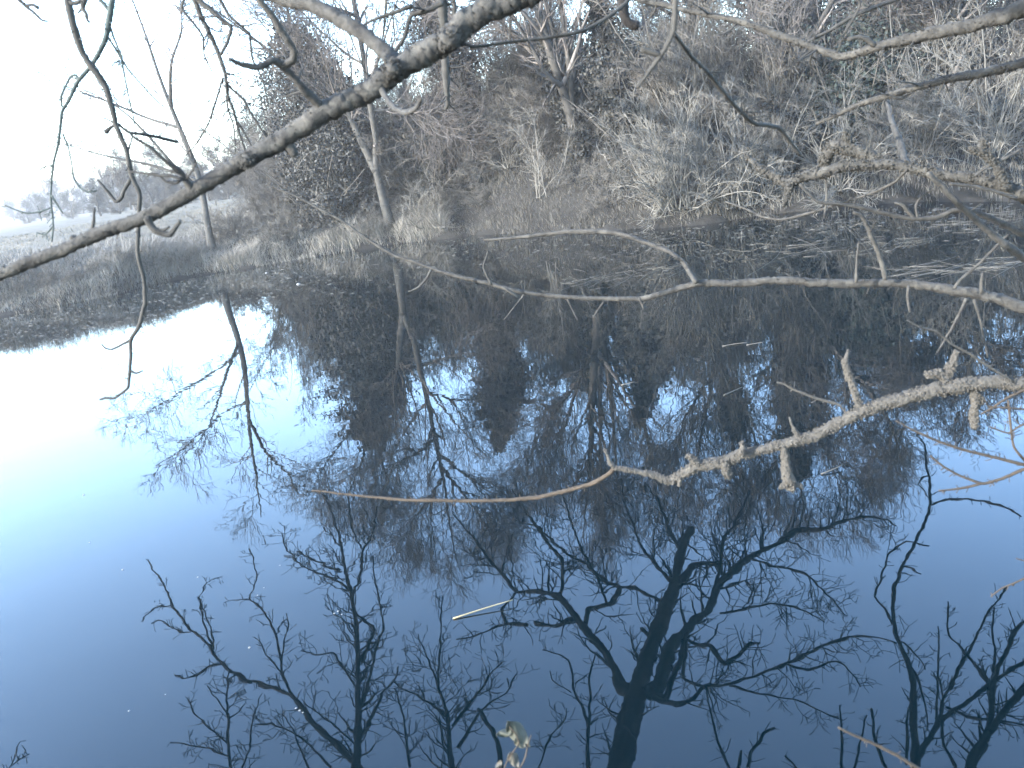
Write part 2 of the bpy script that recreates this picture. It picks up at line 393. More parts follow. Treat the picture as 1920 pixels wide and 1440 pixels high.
far_tree('ivy covered tree rounded like a dark pillar behind the pale forked trunk',
         [(690, 560), (692, 640), (695, 720), (700, 800), (705, 860)], 9, 22.8, 3,
         ivy=[([(690, 560), (690, 640), (692, 720), (696, 780), (700, 835)], [55, 72, 78, 62, 20], 9500), ([(742, 600), (750, 680), (738, 760)], [30, 40, 12], 2000)],
         stems=[([(695, 720), (660, 800), (620, 860), (590, 900)], 4), ([(700, 800), (720, 880), (740, 930)], 4), ([(700, 780), (680, 860), (650, 930)], 4)],
         limbs=8, limb_len=2.4, t0=.55, branch=6, blen=1.2, twig=4.5, tlen=.7, fine=2.5, flen=.4, ang=(20, 50))
far_tree('ivy covered tree shaped like a diamond right of the tall forked tree',
         [(925, 545), (930, 620), (935, 700), (935, 780), (933, 850)], 9, 22.6, 4,
         ivy=[([(930, 600), (938, 650), (942, 700), (945, 740), (938, 790), (934, 845)], [18, 42, 58, 52, 22, 7], 6500)],
         stems=[([(985, 735), (1010, 755), (1037, 778), (1060, 800)], 4)],
         limbs=8, limb_len=1.3, t0=.45, branch=6, blen=.8, twig=5, tlen=.45, fine=3, flen=.28)
far_tree('broad many stemmed tree fanning upward in the middle of the thicket',
         [(1120, 540), (1115, 640), (1108, 740), (1105, 840), (1100, 920), (1095, 1000)], 11, 19.6, 5,
         ivy=[([(1205, 560), (1210, 640), (1212, 700), (1205, 760), (1195, 800)], [40, 46, 40, 26, 8], 5200), ([(1120, 560), (1112, 660), (1110, 740)], [30, 24, 10], 1800)],
         stems=[([(1118, 600), (1090, 700), (1060, 800), (1030, 880)], 6), ([(1118, 590), (1140, 700), (1150, 800), (1160, 930)], 7), ([(1120, 580), (1180, 680), (1205, 780), (1225, 880), (1235, 960)], 7),
                ([(1115, 640), (1080, 720), (1030, 790), (1000, 830)], 5), ([(1118, 620), (1125, 760), (1125, 900), (1130, 1000)], 6)],
         limbs=12, limb_len=2.4, t0=.3, branch=8, blen=1.5, twig=4.5, tlen=.85, fine=2.3, flen=.45, ang=(12, 36))
far_tree('twiggy bare tree standing between the fanning tree and the ivy column',
         [(1350, 560), (1355, 640), (1365, 740), (1375, 850), (1385, 950)], 9, 18.6, 6,
         stems=[([(1355, 640), (1330, 740), (1310, 850), (1290, 930)], 5), ([(1360, 690), (1400, 780), (1430, 870)], 4), ([(1360, 700), (1290, 770), (1265, 860)], 4)],
         ivy=[([(1370, 720), (1375, 770), (1380, 820)], [20, 34, 10], 1300)],
         limbs=14, limb_len=2.2, t0=.3, branch=7, blen=1.3, twig=4.5, tlen=.75, fine=2.5, flen=.4, ang=(20, 50))
far_tree('tree with a tall narrow column of ivy up its whole trunk',
         [(1478, 560), (1482, 650), (1486, 740), (1490, 830), (1496, 900), (1500, 960)], 11, 18.2, 7,
         ivy=[([(1478, 560), (1482, 650), (1484, 740), (1488, 820), (1496, 900)], [28, 30, 34, 30, 20], 6500), ([(1520, 640), (1535, 720), (1530, 780)], [10, 22, 8], 900)],
         stems=[([(1486, 740), (1530, 820), (1570, 880), (1600, 930)], 4), ([(1488, 800), (1450, 880), (1420, 950)], 4)],
         limbs=15, limb_len=2.2, t0=.35, branch=7, blen=1.3, twig=4.5, tlen=.75, fine=2.5, flen=.4, ang=(25, 60))
far_tree('crooked bare tree leaning right beside the ivy column',
         [(1520, 600), (1550, 650), (1585, 695), (1620, 735), (1640, 780), (1650, 850)], 9, 17.4, 8,
         stems=[([(1585, 695), (1640, 710), (1690, 720), (1740, 740)], 4), ([(1585, 690), (1590, 740), (1598, 800)], 5), ([(1620, 735), (1670, 800), (1700, 880)], 4)],
         limbs=13, limb_len=1.9, t0=.3, branch=7, blen=1.2, twig=5, tlen=.65, fine=2.5, flen=.35)
far_tree('dark trunked tree with ivy at the right end of the wood',
         [(1760, 500), (1775, 580), (1795, 650), (1815, 720), (1830, 790)], 15, 16.4, 9,
         ivy=[([(1765, 520), (1780, 600), (1790, 660)], [34, 30, 10], 3600)],
         stems=[([(1775, 580), (1840, 640), (1890, 680)], 5), ([(1780, 600), (1740, 660), (1700, 700)], 5)],
         limbs=12, limb_len=1.8, t0=.2, branch=8, blen=1.0, twig=7, tlen=.5, fine=3, flen=.25)

# thicket: a few shrubs grown once and copied along the far bank
def shrub(name, seed, stems, h, spread, mat, arch=0., label=None, cat='shrub', group=None, twig=7, fine=3, r0=.018, loc=(0, 0, 0), bl=.8, tl=.45, rmin=.0052):
    rng = np.random.default_rng(seed)
    root = thing(name, loc, label, cat, group); o = np.array(loc)
    N = 11; K = stems
    P = np.empty((K, N, 3)); P[:, 0] = o + np.stack([rng.normal(0, .16, K), rng.normal(0, .16, K), np.full(K, -.08)], 1)
    az = rng.uniform(0, 6.283, K); tl_ = np.abs(rng.normal(0, spread, K))
    d = np.stack([np.cos(az) * np.sin(tl_), np.sin(az) * np.sin(tl_), np.cos(tl_)], 1)
    Ln = h * rng.uniform(.5, 1.05, K)
    for k in range(1, N):
        d = d + rng.standard_normal((K, 3)) * .11; d[:, 2] -= arch * (k / N) * (.5 + tl_)
        d /= np.linalg.norm(d, axis=1, keepdims=True); P[:, k] = P[:, k - 1] + d * (Ln / (N - 1))[:, None]
    P[:, :, 2] = np.maximum(P[:, :, 2], o[2] + .05) if arch else P[:, :, 2]
    R = (r0 * rng.uniform(.5, 1.2, K))[:, None] * np.linspace(1, .3, N)
    sb = MB(); sb.tubes(P, R, 5); sb.build('stems', mat, root)
    cb = MB()
    p2, r2 = grow(rng, P, R, twig, .15, .98, bl, (20, 55), .05 - arch * .25, .2, 6, .6, rmin * 1.5, .5); cb.tubes(p2, r2, 4)
    p3, r3 = grow(rng, p2, r2, twig * .8, .1, 1., tl, (20, 60), .03, .22, 5, .65, rmin, .4); cb.tubes(p3, r3, 3)
    if fine:
        p4, r4 = grow(rng, p3, r3, fine, .1, 1., tl * .55, (20, 60), .03, .22, 4, .8, rmin, .3); cb.tubes(p4, r4, 3)
    cb.build('crown', mat, root)
    return root
rng = np.random.default_rng(77)
TL = 'bare grey many-stemmed shrub in the tangled thicket on the far bank'; TG = 'shrubs of the far bank thicket'
DL = 'dark bare shrub in the far bank thicket'; DG = 'dark shrubs of the far bank thicket'
protos = [shrub('thicket_shrub', 100 + i, [20, 18, 22, 16, 14, 16][i], [3.1, 3.6, 2.5, 3.9, 3.4, 2.8][i], [.42, .36, .6, .3, .5, .7][i], M['thicket' if i < 4 else 'palestem'], arch=[.05, .02, .12, 0, .06, .16][i], label=TL, group=TG, fine=[2, 2, 2, 2, 1, 1][i], twig=[7, 7, 7, 7, 5, 5][i], rmin=[.005, .005, .005, .005, .0065, .0065][i]) for i in range(6)]
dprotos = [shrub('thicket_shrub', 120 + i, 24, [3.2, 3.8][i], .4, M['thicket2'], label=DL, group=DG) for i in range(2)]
spots = []
for row, (dy, n, x0, x1) in enumerate([(.9, 15, -3.2, 9.5), (2.4, 22, -5.8, 12), (4.4, 22, -6.6, 14), (6.5, 20, -6.6, 15), (9.5, 18, -6.5, 19)]):
    for k in range(n):
        x = x0 + (k + rng.uniform(.1, .9)) * (x1 - x0) / n
        spots.append((x, float(shore(x)) + dy + rng.uniform(-.5, .7), row))
for k in range(30):
    x = rng.uniform(-5.2, 6.5); spots.append((x, float(shore(x)) + rng.uniform(1.8, 4.6) + (1.5 if -1 < x < 3.5 else 0), 5))
used = set()
for (x, y, row) in spots:
    if row == 0 and -2.6 < x < 3.0: continue            # the grassy slope stays open
    dark = rng.uniform() < [.1, .2, .3, .4, .5, 0][row] + (.35 if x > 8 else 0)  # darker twig tone, likelier in the back rows and at right
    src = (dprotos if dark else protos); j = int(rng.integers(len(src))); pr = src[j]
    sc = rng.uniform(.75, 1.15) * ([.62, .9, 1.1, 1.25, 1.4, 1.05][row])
    loc = (x, y, float(ground_z(x, y))); s2 = (sc, sc * rng.uniform(.9, 1.15))
    key = (dark, j)
    if key not in used:
        used.add(key); pr.location = loc; pr.rotation_euler = (0, 0, rng.uniform(0, 6.28)); pr.scale = (s2[0], s2[0], s2[1])
    else: dup(pr, loc, rng.uniform(0, 6.28), s2)
# pale arching willows at the water's edge
for i, (px, py, sd, n, h, lab) in enumerate([
        (1268, 418, 301, 46, 2.9, 'pale willow bush with arching stems fanning out over the water, centre right'),
        (1345, 400, 302, 34, 2.5, 'smaller pale arching willow bush right of the big fanning one'),
        (1020, 420, 303, 7, 2.4, 'sparse pale stemmed sapling on the grassy slope'),
        (815, 425, 304, 9, 2.0, 'pale bent bush dipping its twigs to the bank left of the grassy slope'),
        (1415, 392, 306, 30, 2.4, 'pale tangle of drooping stems between the two arching willows and the dark water'),
        (1480, 372, 305, 14, 2.2, 'pale drooping bush over the dark water edge at right')]):
    w = on_water(np.array(px, float), np.array(py, float)); X = float(w[0]); Y = float(shore(X)) + (.25 if i != 2 else .8)
    shrub('willow_bush', sd, n, h, [.62, .66, .3, .7, .75, .8][i], M['palestem'], arch=[.13, .19, .03, .16, .22, .2][i], label=lab, twig=6, fine=1, r0=.015, loc=(X, Y, float(ground_z(X, Y))), bl=.6, tl=.3)
# low brambles on the left bank
bl_ = [shrub('bramble', 330 + i, 26, [1.1, 1.5][i], .7, M['thicket'], arch=.2, label='low tangled bramble among the grass of the far bank', group='brambles on the far bank', twig=5, fine=2, r0=.008, bl=.35, tl=.2) for i in range(2)]
for k in range(26):
    x = -12 + 11.2 * (k + rng.uniform(0, .9)) / 26; y = float(shore(x)) + rng.uniform(.5, 2.4)
    if x < -7.5: y = float(shore(x)) + rng.uniform(.3, 1.0)
    s = rng.uniform(.6, 1.0) * (.55 if x < -7.5 else 1.0); loc = (x, y, float(ground_z(x, y)))
    if k < 2: bl_[k].location = loc; bl_[k].scale = (s, s, s)
    else: dup(bl_[k % 2], loc, rng.uniform(0, 6.28), (s, s))
for k in range(30):
    x = rng.uniform(-3.2, 4.2); y = float(shore(x)) + rng.uniform(.3, 5); s = rng.uniform(.35, .75)
    dup(bl_[k % 2], (x, y, float(ground_z(x, y))), rng.uniform(0, 6.28), (s, s * .8))
# ivy and evergreen bushes
def leaf_bush(name, label, cat, X, Y, rad, h, n, seed, mat, size=.07):
    rg = np.random.default_rng(seed); z = float(ground_z(X, Y))
    root = thing(name, (X, Y, z), label, cat)
    K = 16; P = np.empty((K, 6, 3)); P[:, 0] = (X, Y, z - .05)
    az = rg.uniform(0, 6.28, K); t_ = rg.uniform(.1, .9, K); d = np.stack([np.cos(az) * np.sin(t_), np.sin(az) * np.sin(t_), np.cos(t_)], 1) * (h * .17)
    for k in range(1, 6): P[:, k] = P[:, k - 1] + d + rg.normal(0, .05, (K, 3))
    s = MB(); s.tubes(P, np.full((K, 6), .012), 4); s.build('stems', M['thicket2'], root)
    cl = rg.normal(0, 1, (26, 3)); cl /= np.linalg.norm(cl, axis=1, keepdims=True); cl *= rg.uniform(.3, .95, (26, 1))
    C = np.array([X, Y, z + h * .5]) + cl * np.array([rad, rad, h * .5])
    n = int(n * 2.2); size = size * .6
    i = rg.integers(0, 26, n); q = C[i] + rg.normal(0, 1, (n, 3)) * np.array([rad * .2, rad * .2, h * .11])
    q[:, 2] = np.maximum(q[:, 2], z + .02)
    l = MB(); l.leaves(q, size, rg); l.build('foliage', mat, root, smooth=False)
for (px, py, back, rad, h, n, sd, lab, mt) in [
        (640, 455, 1.2, .85, 2.5, 6500, 401, 'dark ivy bush at the foot of the pale forked trunk', 'ivy'),
        (800, 440, 2.2, 1.0, 2.0, 5000, 402, 'dark evergreen bush under the branches behind the grassy slope', 'ivy'),
        (1760, 378, 3.0, 1.1, 2.8, 6000, 403, 'dull green evergreen bush in the wood at right', 'evergreen'),
        (1580, 385, 2.0, 1.0, 1.5, 4500, 404, 'low dark ivy mound on the bank at right', 'ivy'),
        (560, 490, 6.5, .75, 4.6, 5000, 405, 'tall slim conifer showing green over the thicket at left', 'evergreen'),
        (1240, 425, 2.6, .8, 2.4, 3800, 406, 'ivy clump behind the pale arching willow', 'ivy')]:
    w = on_water(np.array(px, float), np.array(py, float)); X = float(w[0]); leaf_bush('evergreen_bush' if mt == 'evergreen' else 'ivy_bush', lab, 'bush', X, float(shore(X)) + back, rad, h, n, sd, M[mt])

# the wood behind: bare trees grown once and copied
def wood_tree(seed, h, lean, mat, label, group):
    rg = np.random.default_rng(seed); root = thing('bare_tree', (0, 0, 0), label, 'tree', group)
    n = 20; z = np.linspace(-.15, h, n); P = np.stack([np.cumsum(rg.normal(lean, .07, n)), np.cumsum(rg.normal(0, .06, n)), z], 1); R = np.linspace(.11, .012, n)
    t = MB(); t.hero(P, R, 8, .05, rg); t.build('trunk', M['trunk'], root)
    c = MB(); crown_parts(rg, c, P[None], R[None], limbs=26, limb_len=h * .33, t0=.15, branch=8, blen=h * .15, twig=6, tlen=.55, fine=3, flen=.3, up=.05); c.build('crown', M['treetwig'], root)
    return root
WL = 'bare twiggy tree in the wood behind the far bank thicket'; WG = 'trees of the wood behind the thicket'
wp = [wood_tree(500 + i, [6.0, 7.0, 5.2][i], [.02, -.03, .04][i], M['treetwig'], WL, WG) for i in range(3)]
cnt = 0
for k in range(34):
    x = -5.5 + rng.uniform(0, 1) * 26; y = float(shore(x)) + rng.uniform(7, 26)
    if x < -1 and y < 30: y += 8
    s = rng.uniform(.65, 1.05); 
    if x < 3: s *= .8
    loc = (x, y, float(ground_z(x, y)))
    if cnt < 3: wp[cnt].location = loc; wp[cnt].scale = (s, s, s)
    else: dup(wp[cnt % 3], loc, rng.uniform(0, 6.28), (s, s))
    cnt += 1

# hedgerow trees across the field on the left
def hedge_tree(seed, label, group, dense):
    rg = np.random.default_rng(seed); root = thing('hedgerow_tree', (0, 0, 0), label, 'tree', group)
    n = 14; P = np.stack([np.cumsum(rg.normal(0, .08, n)), np.cumsum(rg.normal(0, .08, n)), np.linspace(-.2, 6, n)], 1); R = np.linspace(.16, .03, n)
    t = MB(); t.hero(P, R, 7, .05, rg); t.build('trunk', M['hedge'], root)
    c = MB(); crown_parts(rg, c, P[None], R[None], limbs=34, limb_len=2.8, t0=.02, ang=(40, 85), branch=9, blen=1.2, twig=6, tlen=.7, fine=dense, flen=.4, rmin=.009); c.build('crown', M['hedge'], root)
    return root
HL = 'hazy twiggy tree in the hedgerow across the field at left'; HG = 'hedgerow trees across the field'
hp = [hedge_tree(600 + i, HL, HG, 3) for i in range(2)]
hspots = [(185, 300, 62), (215, 280, 58), (250, 290, 60), (285, 268, 56), (320, 300, 60), (355, 285, 54), (395, 250, 50), (430, 270, 48), (60, 355, 110), (95, 330, 100), (140, 345, 95), (15, 372, 130), (-40, 370, 130), (460, 230, 46), (495, 215, 44), (170, 335, 52), (205, 325, 50), (235, 318, 49), (270, 315, 47), (305, 322, 46), (340, 315, 45), (375, 300, 44), (410, 300, 42), (445, 290, 40), (120, 350, 70), (75, 362, 80), (40, 372, 85)]
for k, (px, py, Y) in enumerate(hspots):
    p = direct(np.array(px, float), np.array(py, float), Y); X = float(p[0]); g = float(ground_z(X, Y)); s = max((float(p[2]) - g) / 6.8, .2)
    loc = (X, Y, g)
    if k < 2: hp[k].location = loc; hp[k].scale = (s, s, s)
    else: dup(hp[k % 2], loc, rng.uniform(0, 6.28), (s * rng.uniform(.9, 1.3), s))
# far wood on the skyline
rg = np.random.default_rng(650); b = MB()
Xs = rg.uniform(-190, 60, 2600); Ys = 200 + rg.uniform(0, 40, 2600); gz = ground_z(Xs, Ys)
hh = 5.5 + 2.5 * np.sin(Xs * .11) + rg.uniform(-1.5, 2, 2600)
P = np.stack([np.stack([Xs + rg.normal(0, .4, 2600), Ys, gz - .3 + hh * q], -1) for q in np.linspace(0, 1, 4)], 1)
b.tubes(P, np.linspace(.16, .04, 4)[None] * np.ones((2600, 1)), 3)
p2, r2 = grow(rg, P, np.full((2600, 4), .1), 9, .15, 1, 2.6, (20, 60), .05, .2, 4, .5, .03, .4); b.tubes(p2, r2, 3)
p3, r3 = grow(rg, p2, r2, 3, .1, 1, 1.3, (20, 60), .05, .2, 3, .6, .02, .4); b.tubes(p3, r3, 3)
set_tag(b.build('far_wood', M['hedge']), 'far wood along the skyline across the field at left', 'wood', kind='stuff')

# ------------------------------------------------------------------ grass, reeds, debris
def blades(rg, X, Y, h, wdt, lean=.5, z=None):
    n = len(X); Z = ground_z(X, Y) - .03 if z is None else z
    az = rg.uniform(0, 6.283, n); L = h * rg.uniform(.5, 1.2, n); ln = rg.uniform(.05, lean, n) * L
    d = np.stack([np.cos(az), np.sin(az), 0 * az], 1); s = np.stack([-np.sin(az + rg.uniform(-1, 1, n)), np.cos(az), 0 * az], 1) * (wdt * rg.uniform(.6, 1.3, n))[:, None]
    p0 = np.stack([X, Y, Z], 1); p1 = p0 + d * (ln * .3)[:, None] + np.array([0, 0, 1]) * (L * .55)[:, None]
    p2 = p0 + d * ln[:, None] + np.array([0, 0, 1]) * (L * rg.uniform(.7, 1., n))[:, None]
    V = np.stack([p0 - s, p0 + s, p1 + s * .8, p1 - s * .8, p2], 1)
    i = np.arange(n)[:, None] * 5
    return V, i + np.array([[0, 1, 2, 3]]), i + np.array([[3, 2, 4]])
rg = np.random.default_rng(700)
b = MB()
x = rg.uniform(-13, -1.0, 46000); y = shore(x) + np.abs(rg.normal(0, 1.2, 46000)) - .05
cl = .25 + .95 * np.abs(_h(x, y, .8)) * (.5 + .8 * np.abs(_h(x + 3, y, 2.9))); b.add(*blades(rg, x, y, .62 * cl, .004, 1.8))
x = rg.uniform(-30, -5, 26000); y = shore(x) + rg.uniform(.5, 16, 26000); b2 = MB(); b2.add(*blades(rg, x, y, np.full(26000, .11), .006, 1.6)); set_tag(b2.build('field_grass', M['pasture'], smooth=False), 'short dull pasture grass of the field behind the left bank', 'grass', kind='stuff')
set_tag(b.build('bank_grass', M['grassdark'], smooth=False), 'rank dry grass and weeds along the left bank', 'grass', kind='stuff')
b = MB()
x = rg.uniform(-3.4, 5.0, 42000); y = shore(x) + rg.uniform(0, 1, 42000) ** 1.3 * 5.5
b.add(*blades(rg, x, y, .19 * (.5 + .8 * np.abs(_h(x, y, 1.1))), .0045, 2.2))
x = rg.uniform(4.0, 12.0, 12000); y = shore(x) + rg.uniform(0, 1, 12000) ** 1.5 * 4
b.add(*blades(rg, x, y, np.full(12000, .25), .004, 1.2))
set_tag(b.build('slope_grass', M['grass'], smooth=False), 'pale dry grass on the open slope of the far bank', 'grass', kind='stuff')
# small bits on the water along the shore
b = MB(); n = 1500
px = np.concatenate([rg.uniform(-10, 640, 900), rg.uniform(640, 1900, 600)]); sh = np.interp(px, [p[0] for p in shore_px], [p[1] for p in shore_px])
py = sh + np.abs(rg.normal(0, np.where(px < 350, 45, 30), n)) + 4
p = on_water(px, py); az = rg.normal(0, .5, n); L = rg.uniform(.008, .06, n); wv = rg.uniform(.003, .008, n)
u = np.stack([np.cos(az), np.sin(az), 0 * az], 1); v = np.stack([-np.sin(az), np.cos(az), 0 * az], 1)
up = np.array([0, 0, .004])
V = np.stack([p - u * L[:, None] - v * wv[:, None] + up, p + u * L[:, None] - v * wv[:, None] + up, p + u * L[:, None] * .8 + v * wv[:, None] + up, p - u * L[:, None] * .8 + v * wv[:, None] + up, p + np.array([0, 0, .009])], 1)
i = np.arange(n)[:, None] * 5
T = np.concatenate([i + np.array([[0, 1, 4]]), i + np.array([[1, 2, 4]]), i + np.array([[2, 3, 4]]), i + np.array([[3, 0, 4]])])
b.add(V, None, T)
set_tag(b.build('floating_debris', M['debris'], smooth=False), 'scraps of dead leaf and reed floating near the far bank', 'debris', kind='stuff')
# single reed stalks afloat
def stalk(name, a, c, r, mat, label, cat, group=None, bend=.03, seed=0):
    g = np.random.default_rng(seed)
    A = on_water(np.array(a[0], float), np.array(a[1], float)); C = on_water(np.array(c[0], float), np.array(c[1], float))
    n = 7; s = np.linspace(0, 1, n)[:, None]; L = np.linalg.norm(C - A)
    P = A * (1 - s) + C * s; nrm = np.array([-(C - A)[1], (C - A)[0], 0]) / (L + 1e-6)
    P = P + nrm * np.sin(s * 3.14) * L * g.normal(0, bend); P[:, 2] = .004 + np.linspace(0, g.uniform(0, .02), n)
    mb = MB(); mb.hero(P, np.linspace(r, r * .5, n), 5, .05, g)
    return set_tag(mb.build(name, mat, origin=P[3]), label, cat, group)
stalk('straw', (850, 1161), (963, 1133), .0042, M['yellowstraw'], 'single pale yellow straw floating on open blue water below centre', 'straw', seed=1)
stalk('straw', (1357, 742), (1392, 728), .005, M['straw'], 'short straw afloat among the tree reflections left of the ivy column', 'straw', seed=2)
stalk('straw', (1355, 650), (1400, 644), .006, M['straw'], 'thin straw afloat below the long bare mid branch', 'straw', seed=3)
stalk('straw', (1165, 723), (1190, 719), .006, M['straw'], 'short straw afloat above the forked tip of the lichened branch', 'straw', seed=4)
stalk('straw', (1540, 890), (1580, 878), .005, M['straw'], 'thin straw afloat just under the thick lichened branch', 'straw', seed=5)
stalk('straw', (1400, 648), (1430, 644), .006, M['straw'], 'second thin straw trailing right of a floating straw', 'straw', seed=6)
rg = np.random.default_rng(710); k = 0
for (x0, y0, x1, y1, n, L0, L1, sl, spread, lab, grp) in [
        (1060, 535, 1280, 500, 62, 10, 34, -.2, 9, 'pale reed stalk in the floating raft of reeds right of centre', 'floating reed raft right of centre'),
        (1690, 515, 1925, 492, 40, 40, 130, -.12, 8, 'long pale reed stalk in the floating raft near the right edge', 'long floating reeds near the right edge'),
        (1430, 478, 1760, 448, 44, 16, 70, -.1, 9, 'reed stalk floating on the dark water under the lichened boughs', 'floating reeds under the lichened boughs'),
        (1760, 425, 1925, 400, 16, 30, 90, -.08, 10, 'reed stalk floating by the far shore at the right edge', 'floating reeds by the right shore')]:
    for j in range(n):
        s = rg.uniform(); cx = x0 + (x1 - x0) * s; cy = y0 + (y1 - y0) * s + rg.normal(0, spread * (.5 + .5 * (1 - s)))
        L = rg.uniform(L0, L1); a = sl + rg.normal(0, .12) + (rg.uniform() < .12) * rg.choice([-.7, .6])
        stalk('reed_stalk', (cx - L / 2, cy - L / 2 * a), (cx + L / 2, cy + L / 2 * a), rg.uniform(.0016, .0034), M['straw'], lab, 'reed', grp, .06, 800 + k); k += 1
# foam bubbles
for k, (px, py, r) in enumerate([(168, 1017, 2.4), (230, 1068, 3), (371, 1082, 2.6), (242, 1333, 3), (468, 1214, 4), (555, 1328, 3), (562, 1332, 3.4), (568, 1336, 2.6), (627, 1150, 3), (634, 1146, 3.4), (641, 1152, 2.4), (157, 928, 3), (190, 690, 3), (525, 1060, 2), (495, 1102, 2), (483, 1116, 2), (310, 1302, 2), (560, 533, 7), (500, 512, 5)]):
    p = on_water(np.array(px, float), np.array(py, float)); R = .6 * r * float(np.linalg.norm(p - [0, 0, EYE])) / FPX
    b = MB(); nl, nr = 10, 4
    th = np.arange(nl) * 6.2832 / nl; V = []
    for q in range(nr): e = q / nr * 1.5708; V.append(np.stack([np.cos(th) * math.cos(e) * R, np.sin(th) * math.cos(e) * R, np.full(nl, math.sin(e) * R * .6)], 1))
    V = np.concatenate(V + [np.array([[0, 0, R * .6]])]); ix = np.arange(nl * nr).reshape(nr, nl)
    a_ = ix[:-1]; b_ = np.roll(a_, -1, 1); c_ = ix[1:]; d_ = np.roll(c_, -1, 1)
    b.add(V + p, np.stack([a_, b_, d_, c_], -1), np.stack([ix[-1], np.roll(ix[-1], -1), np.full(nl, nl * nr)], -1))
    set_tag(b.build('foam_bubble', M['foam'], origin=p), 'tiny white foam bubble on the still water', 'bubble', 'foam bubbles on the water')

# ------------------------------------------------------------------ traced boughs
def twigs2d(rng, pts, r, n, L0, L1, level=1, t0=.1, t1=1., ang=(35, 75), jit=.16, rtip=.62, rfac=.42, drift=.05, sub=.05, N=7, out=None, bias=None):
    out = [] if out is None else out
    M_ = len(pts)
    for _ in range(n):
        t = rng.uniform(t0, t1); f = t * (M_ - 1); i = min(int(f), M_ - 2); w = f - i
        p = pts[i] * (1 - w) + pts[i + 1] * w; tg = pts[i + 1] - pts[i]
        h = math.atan2(tg[1], tg[0]) + (1 if rng.uniform() < .5 else -1) * math.radians(rng.uniform(*ang))
        L = rng.uniform(L0, L1) * (1 - .45 * t)
        r0 = max(min((r[i] * (1 - w) + r[i + 1] * w) * rfac, L / 22), rtip)
        q = np.empty((N, 3)); q[0] = p; dw = rng.normal(0, drift); st = L / (N - 1)
        for k in range(1, N):
            h += rng.normal(0, jit)
            if bias is not None: h += .12 * math.sin(bias - h)
            q[k] = q[k - 1] + [math.cos(h) * st, math.sin(h) * st, dw * p[2] * st / 100]
        rr = np.linspace(r0, rtip, N)
        out.append((q, rr))
        if level > 1:
            twigs2d(rng, q, rr, rng.poisson(max(L * sub, .5)), L0 * .45, L1 * .45, level - 1, .15, 1., (30, 80), jit, rtip, .75, drift, sub, N, out, bias)
    return out
def resolve(pts2, mapf): return mapf(pts2[..., 0], pts2[..., 1], pts2[..., 2])
def px_radius(P): return np.linalg.norm(P - np.array([0, 0, EYE]), axis=-1) / FPX
def px_radius_m(P): return np.linalg.norm(P - np.array([0, 0, -EYE]), axis=-1) / FPX

def crumbs(mb, rng, P, R, n, size):
    # lichen tufts: small lumpy blobs crowding the bark
    t = rng.uniform(0, len(P) - 1.001, n); ph = rng.uniform(0, 6.28, 3); pn = np.sin(t * .55 + ph[0]) + np.sin(t * .23 + ph[1]) + .8 * np.sin(t * 1.3 + ph[2])
    t = t[pn > -1.1 + rng.uniform(-.4, .4, n)]; n = len(t)
    i = t.astype(int); w = (t - i)[:, None]
    c = P[i] * (1 - w) + P[i + 1] * w; r = R[i]
    d = rng.standard_normal((n, 3)); d /= np.linalg.norm(d, axis=1, keepdims=True)
    c = c + d * (r * rng.uniform(.7, 1.25, n))[:, None]
    base = np.array([[1, 0, 0], [-1, 0, 0], [0, 1, 0], [0, -1, 0], [0, 0, 1], [0, 0, -1],
                     [.7, .7, 0], [.7, -.7, 0], [-.7, .7, 0], [-.7, -.7, 0], [.7, 0, .7], [.7, 0, -.7], [-.7, 0, .7], [-.7, 0, -.7], [0, .7, .7], [0, .7, -.7], [0, -.7, .7], [0, -.7, -.7]])
    mid = {frozenset(k): v for k, v in [((0, 2), 6), ((0, 3), 7), ((1, 2), 8), ((1, 3), 9), ((0, 4), 10), ((0, 5), 11), ((1, 4), 12), ((1, 5), 13), ((2, 4), 14), ((2, 5), 15), ((3, 4), 16), ((3, 5), 17)]}
    F = []
    for (a, b_, c_) in [(0, 2, 4), (2, 1, 4), (1, 3, 4), (3, 0, 4), (2, 0, 5), (1, 2, 5), (3, 1, 5), (0, 3, 5)]:
        x, y, z = mid[frozenset((a, b_))], mid[frozenset((b_, c_))], mid[frozenset((c_, a))]
        F += [(a, x, z), (x, b_, y), (z, y, c_), (x, y, z)]
    F = np.array(F)
    s = size * rng.uniform(.5, 1.3, n)
    V = c[:, None, :] + base[None] * s[:, None, None] * rng.uniform(.55, 1.35, (n, 18, 1))
    mb.add(V, None, (np.arange(n)[:, None, None] * 18 + F[None]).reshape(-1, 3))

